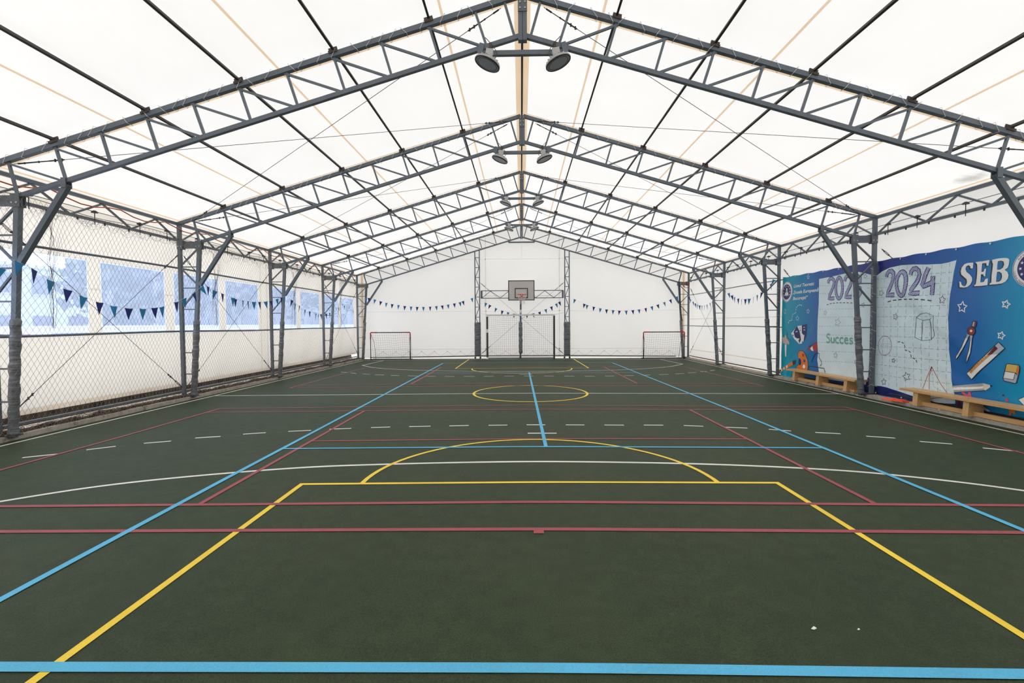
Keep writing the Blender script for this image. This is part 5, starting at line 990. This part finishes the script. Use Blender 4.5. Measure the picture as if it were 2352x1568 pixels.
# round crests
def disc(cy, cz, r, n=40): return [(cy+r*math.cos(k*2*math.pi/n), cz+r*math.sin(k*2*math.pi/n)) for k in range(n)]
def star5(cy, cz, r, rot=0): return [(cy+r*(1 if k % 2 == 0 else .42)*math.sin(rot+k*math.pi/5), cz+r*(1 if k % 2 == 0 else .42)*math.cos(rot+k*math.pi/5)) for k in range(10)]
PIECE[0] = 4000
for cy, cz, r in ((14.47, 2.515, .30), (7.60, 2.445, .306)):
    PIECE[0] += 1
    acc('crest', 'pr_white', *tess(disc(cy, cz, r)), 2); acc('crest', 'pr_navy', *tess(disc(cy, cz, r*.74)), 3)
    stroke('crest', 'pr_navy', 3, .008, disc(cy, cz, r*.96), 1)
    for k in range(12):
        if k in (5, 6, 7): continue
        a = k*math.pi/6; acc('crest', 'pr_white', *tess(star5(cy+r*.58*math.sin(a), cz+r*.58*math.cos(a), r*.095, a)), 4)
    acc('crest', 'pr_white', *tess([(cy-r*.10,cz+r*.32),(cy+r*.05,cz+r*.42),(cy+r*.13,cz+r*.25),(cy+r*.10,cz+r*.05),(cy+r*.30,cz-r*.12),(cy+r*.34,cz-r*.42),(cy+r*.10,cz-r*.30),(cy,cz-r*.45),(cy-r*.12,cz-r*.30),(cy-r*.34,cz-r*.42),(cy-r*.28,cz-r*.10),(cy-r*.12,cz+r*.02)]), 4)
    acc('crest', 'pr_navy', *tess([(cy-r*.02,cz+r*.20),(cy+r*.05,cz+r*.02),(cy+r*.02,cz-r*.18),(cy-r*.05,cz+r*.02)]), 5)
    def ringtext(s, a0, a1, rr, up, h):
        def f(u, y):
            a = math.radians(a0+(a1-a0)*u); R = r*(rr + up*y*h); return (cy - R*math.cos(a), cz + R*math.sin(a))
        words(s, f, 0, 0, 0, 'crest', 'pr_navy', 3, 0, .0)
    ringtext('LICEUL TEORETIC', 188, 262, .92, -1, .115)
    ringtext('Ad a', 148, 122, .79, 1, .13)
EYE = MB()
for k in range(13):
    y = 14.68 - k*.64; EYE.lathe([(.016,-.003),(.016,.003)], 10); EYE.xform(Matrix.Translation((BX-bfold(y,2.93)-.012, y, btop(y)-.028)) @ Matrix.Rotation(math.pi/2, 4, 'Y'), len(EYE.v)-20)
for k in range(11):
    y = 14.4 - k*.72; EYE.lathe([(.014,-.003),(.014,.003)], 10); EYE.xform(Matrix.Translation((BX-bfold(y,.06)-.012, y, .065)) @ Matrix.Rotation(math.pi/2, 4, 'Y'), len(EYE.v)-20)
wb(EYE, 'eyelets', 'bwhite', ban)['kind'] = 'stuff'
for (name, col, pc), m in ACC.items():
    o = wb(m, name+'_print' if name != 'lettering' else ('printed_words' if pc in WORDP else 'printed_letter'), col, ban)
    if pc == 0 or pc in WORDP or name == 'crest': o['kind'] = 'stuff'
# white cord lacing the banner to the columns
for f in (FR[1], FR[2]):
    c = MB(); n = 26
    for k in range(n):
        z = .25+2.6*k/n; y = f - .05; s = 1 if k % 2 else -1
        c.tube([(7.672,f-.05,z+random.uniform(-.03,.03)), (7.672,f+.048,z+.06*s)], .003, 4)
        if k % 4 == 0: c.tube([(7.672,f-.05,z), (7.76,f-.11,z-.05)], .003, 4)
    wb(c, 'lacing_cord', 'cord', ban)['kind'] = 'stuff'

# ================================================================= OUTSIDE, SEEN THROUGH THE FILM
mb = MB().quad((-120,-60,-.06), (60,-60,-.06), (60,90,-.06), (-120,90,-.06)); tag(mb.build('ground', 'ground'), 'pale paved ground outside the hall', None, None, 'structure')
mb = MB(); n = 60
for k in range(n):
    y, y2 = 2+21*k/n, 2+21*(k+1)/n; h = lambda q: .30+.05*math.sin(q*2.1)+.04*math.sin(q*5.3)
    mb.quad((-8.12,y,-.02), (-8.12,y2,-.02), (-8.2,y2,h(y2)), (-8.2,y,h(y))); mb.quad((-8.2,y,h(y)), (-8.2,y2,h(y2)), (-8.55,y2,h(y2)-.05), (-8.55,y,h(y)-.05)); mb.quad((-8.55,y,h(y)-.05), (-8.55,y2,h(y2)-.05), (-8.9,y2,-.06), (-8.9,y,-.06))
tag(mb.build('soil_bank', 'soil'), 'dark soil banked against the foot of the left wall outside', 'soil', None, 'stuff')
def building(x, y0, y1, h, m, lab, nw, nf, d=6):
    t = thing('far_building', lab, 'building', (x-d/2, (y0+y1)/2, 0))
    wb(MB().box((x-d/2, (y0+y1)/2, h/2), (d, y1-y0, h)), 'wall', m, t)
    wb(MB().box((x-d/2, (y0+y1)/2, h+.12), (d+.5, y1-y0+.5, .24)), 'roof_slab', 'facade2', t)
    w = (y1-y0)/nw
    for f in range(nf):
        for k in range(nw):
            o = wb(MB().box((x+.03, y0+w*(k+.5), 1.7+f*3.0), (.08, w*.5, 1.4)), 'window', 'pane', t)
            wb(MB().box((x+.10, y0+w*(k+.5), .95+f*3.0), (.12, w*.56, .08)), 'sill', 'facade2', t)
building(-34, 42, 70, 11.5, 'facade', 'long grey building seen through the middle windows', 9, 3)
building(-36, 72, 112, 15.0, 'facade', 'tall grey block seen through the farthest film windows', 12, 4)
building(-36, 26, 40, 5.9, 'facade2', 'low pale building seen through the nearest film window', 5, 2)
mb = MB(); mb.box((-19, 44, .78), (.3, 72, 1.56)); mb.box((-19, 44, 1.60), (.42, 72, .08))
tag(mb.build('boundary_wall', 'ground'), 'long low white boundary wall outside beneath the trees', 'wall')
def tree(x, y, h, r, lab):
    t = thing('tree', lab, 'tree', (x, y, 0), 'trees outside the left wall')
    tr = [(x,y,0), (x+.1,y,h*.3), (x-.05,y+.1,h*.6), (x,y,h*.9)]
    wb(MB().tube(tr, [.16,.13,.10,.04], 8), 'trunk', 'bark', t, True)
    for k in range(6):
        a = k*1.05; wb(MB().tube([(x,y,h*(.35+.07*k)), (x+r*.6*math.cos(a), y+r*.6*math.sin(a), h*(.55+.07*k))], [.05,.015], 5), 'branch', 'bark', t)
    c = MB()
    for k in range(420):
        u = random.gauss(0,1), random.gauss(0,1), random.gauss(0,1); l = math.sqrt(sum(q*q for q in u)) or 1; R = r*random.uniform(.35,1)**.6
        p = Vector((x+u[0]/l*R, y+u[1]/l*R, h*.68+u[2]/l*R*1.05)); s = random.uniform(.14,.34)
        a = Vector((random.uniform(-1,1), random.uniform(-1,1), random.uniform(-1,1))).normalized()*s; b = a.orthogonal().normalized()*s*.6
        c.quad(p-a, p+b, p+a, p-b)
    wb(c, 'crown', 'leaf', t)['kind'] = 'stuff'
for i, (x, y, h, r) in enumerate(((-22,25.5,5.2,2.1), (-23,30,7.0,2.9), (-22,34,7.5,3.0), (-23,39,8,3.2), (-22,45,8,3.4), (-23,51,8.5,3.5), (-22,58,9,3.6))):
    tree(x, y, h, r, '%s leafy tree outside, counted from the nearest left window' % ['first','second','third','fourth','fifth','sixth','seventh'][i])
for i, (y, w, m) in enumerate(((11.3,1.5,'bred'), (13.6,1.8,'bblue'), (15.7,1.7,'bblue'), (18.6,2.0,'bred'), (21.3,2.2,'bred'), (25.0,2.6,'bblue'), (29.5,3,'bred'), (34,3,'bblue'))):
    x = -12.5; t = thing('court_barrier', '%s low %s barrier board outside, seen under the left windows' % (['first','second','third','fourth','fifth','sixth','seventh','eighth'][i], 'blue' if m == 'bblue' else 'red'), 'barrier', (x, y, 0), 'barrier boards outside')
    wb(MB().box((x,y,.88), (.06,w,.92)), 'panel', 'facade2', t); wb(MB().box((x,y,1.40), (.08,w,.07)), 'top_rail', m, t)
    for s in (-1, 1): wb(MB().box((x,y+s*(w/2-.04),.7), (.08,.08,1.4)), 'leg', m, t)
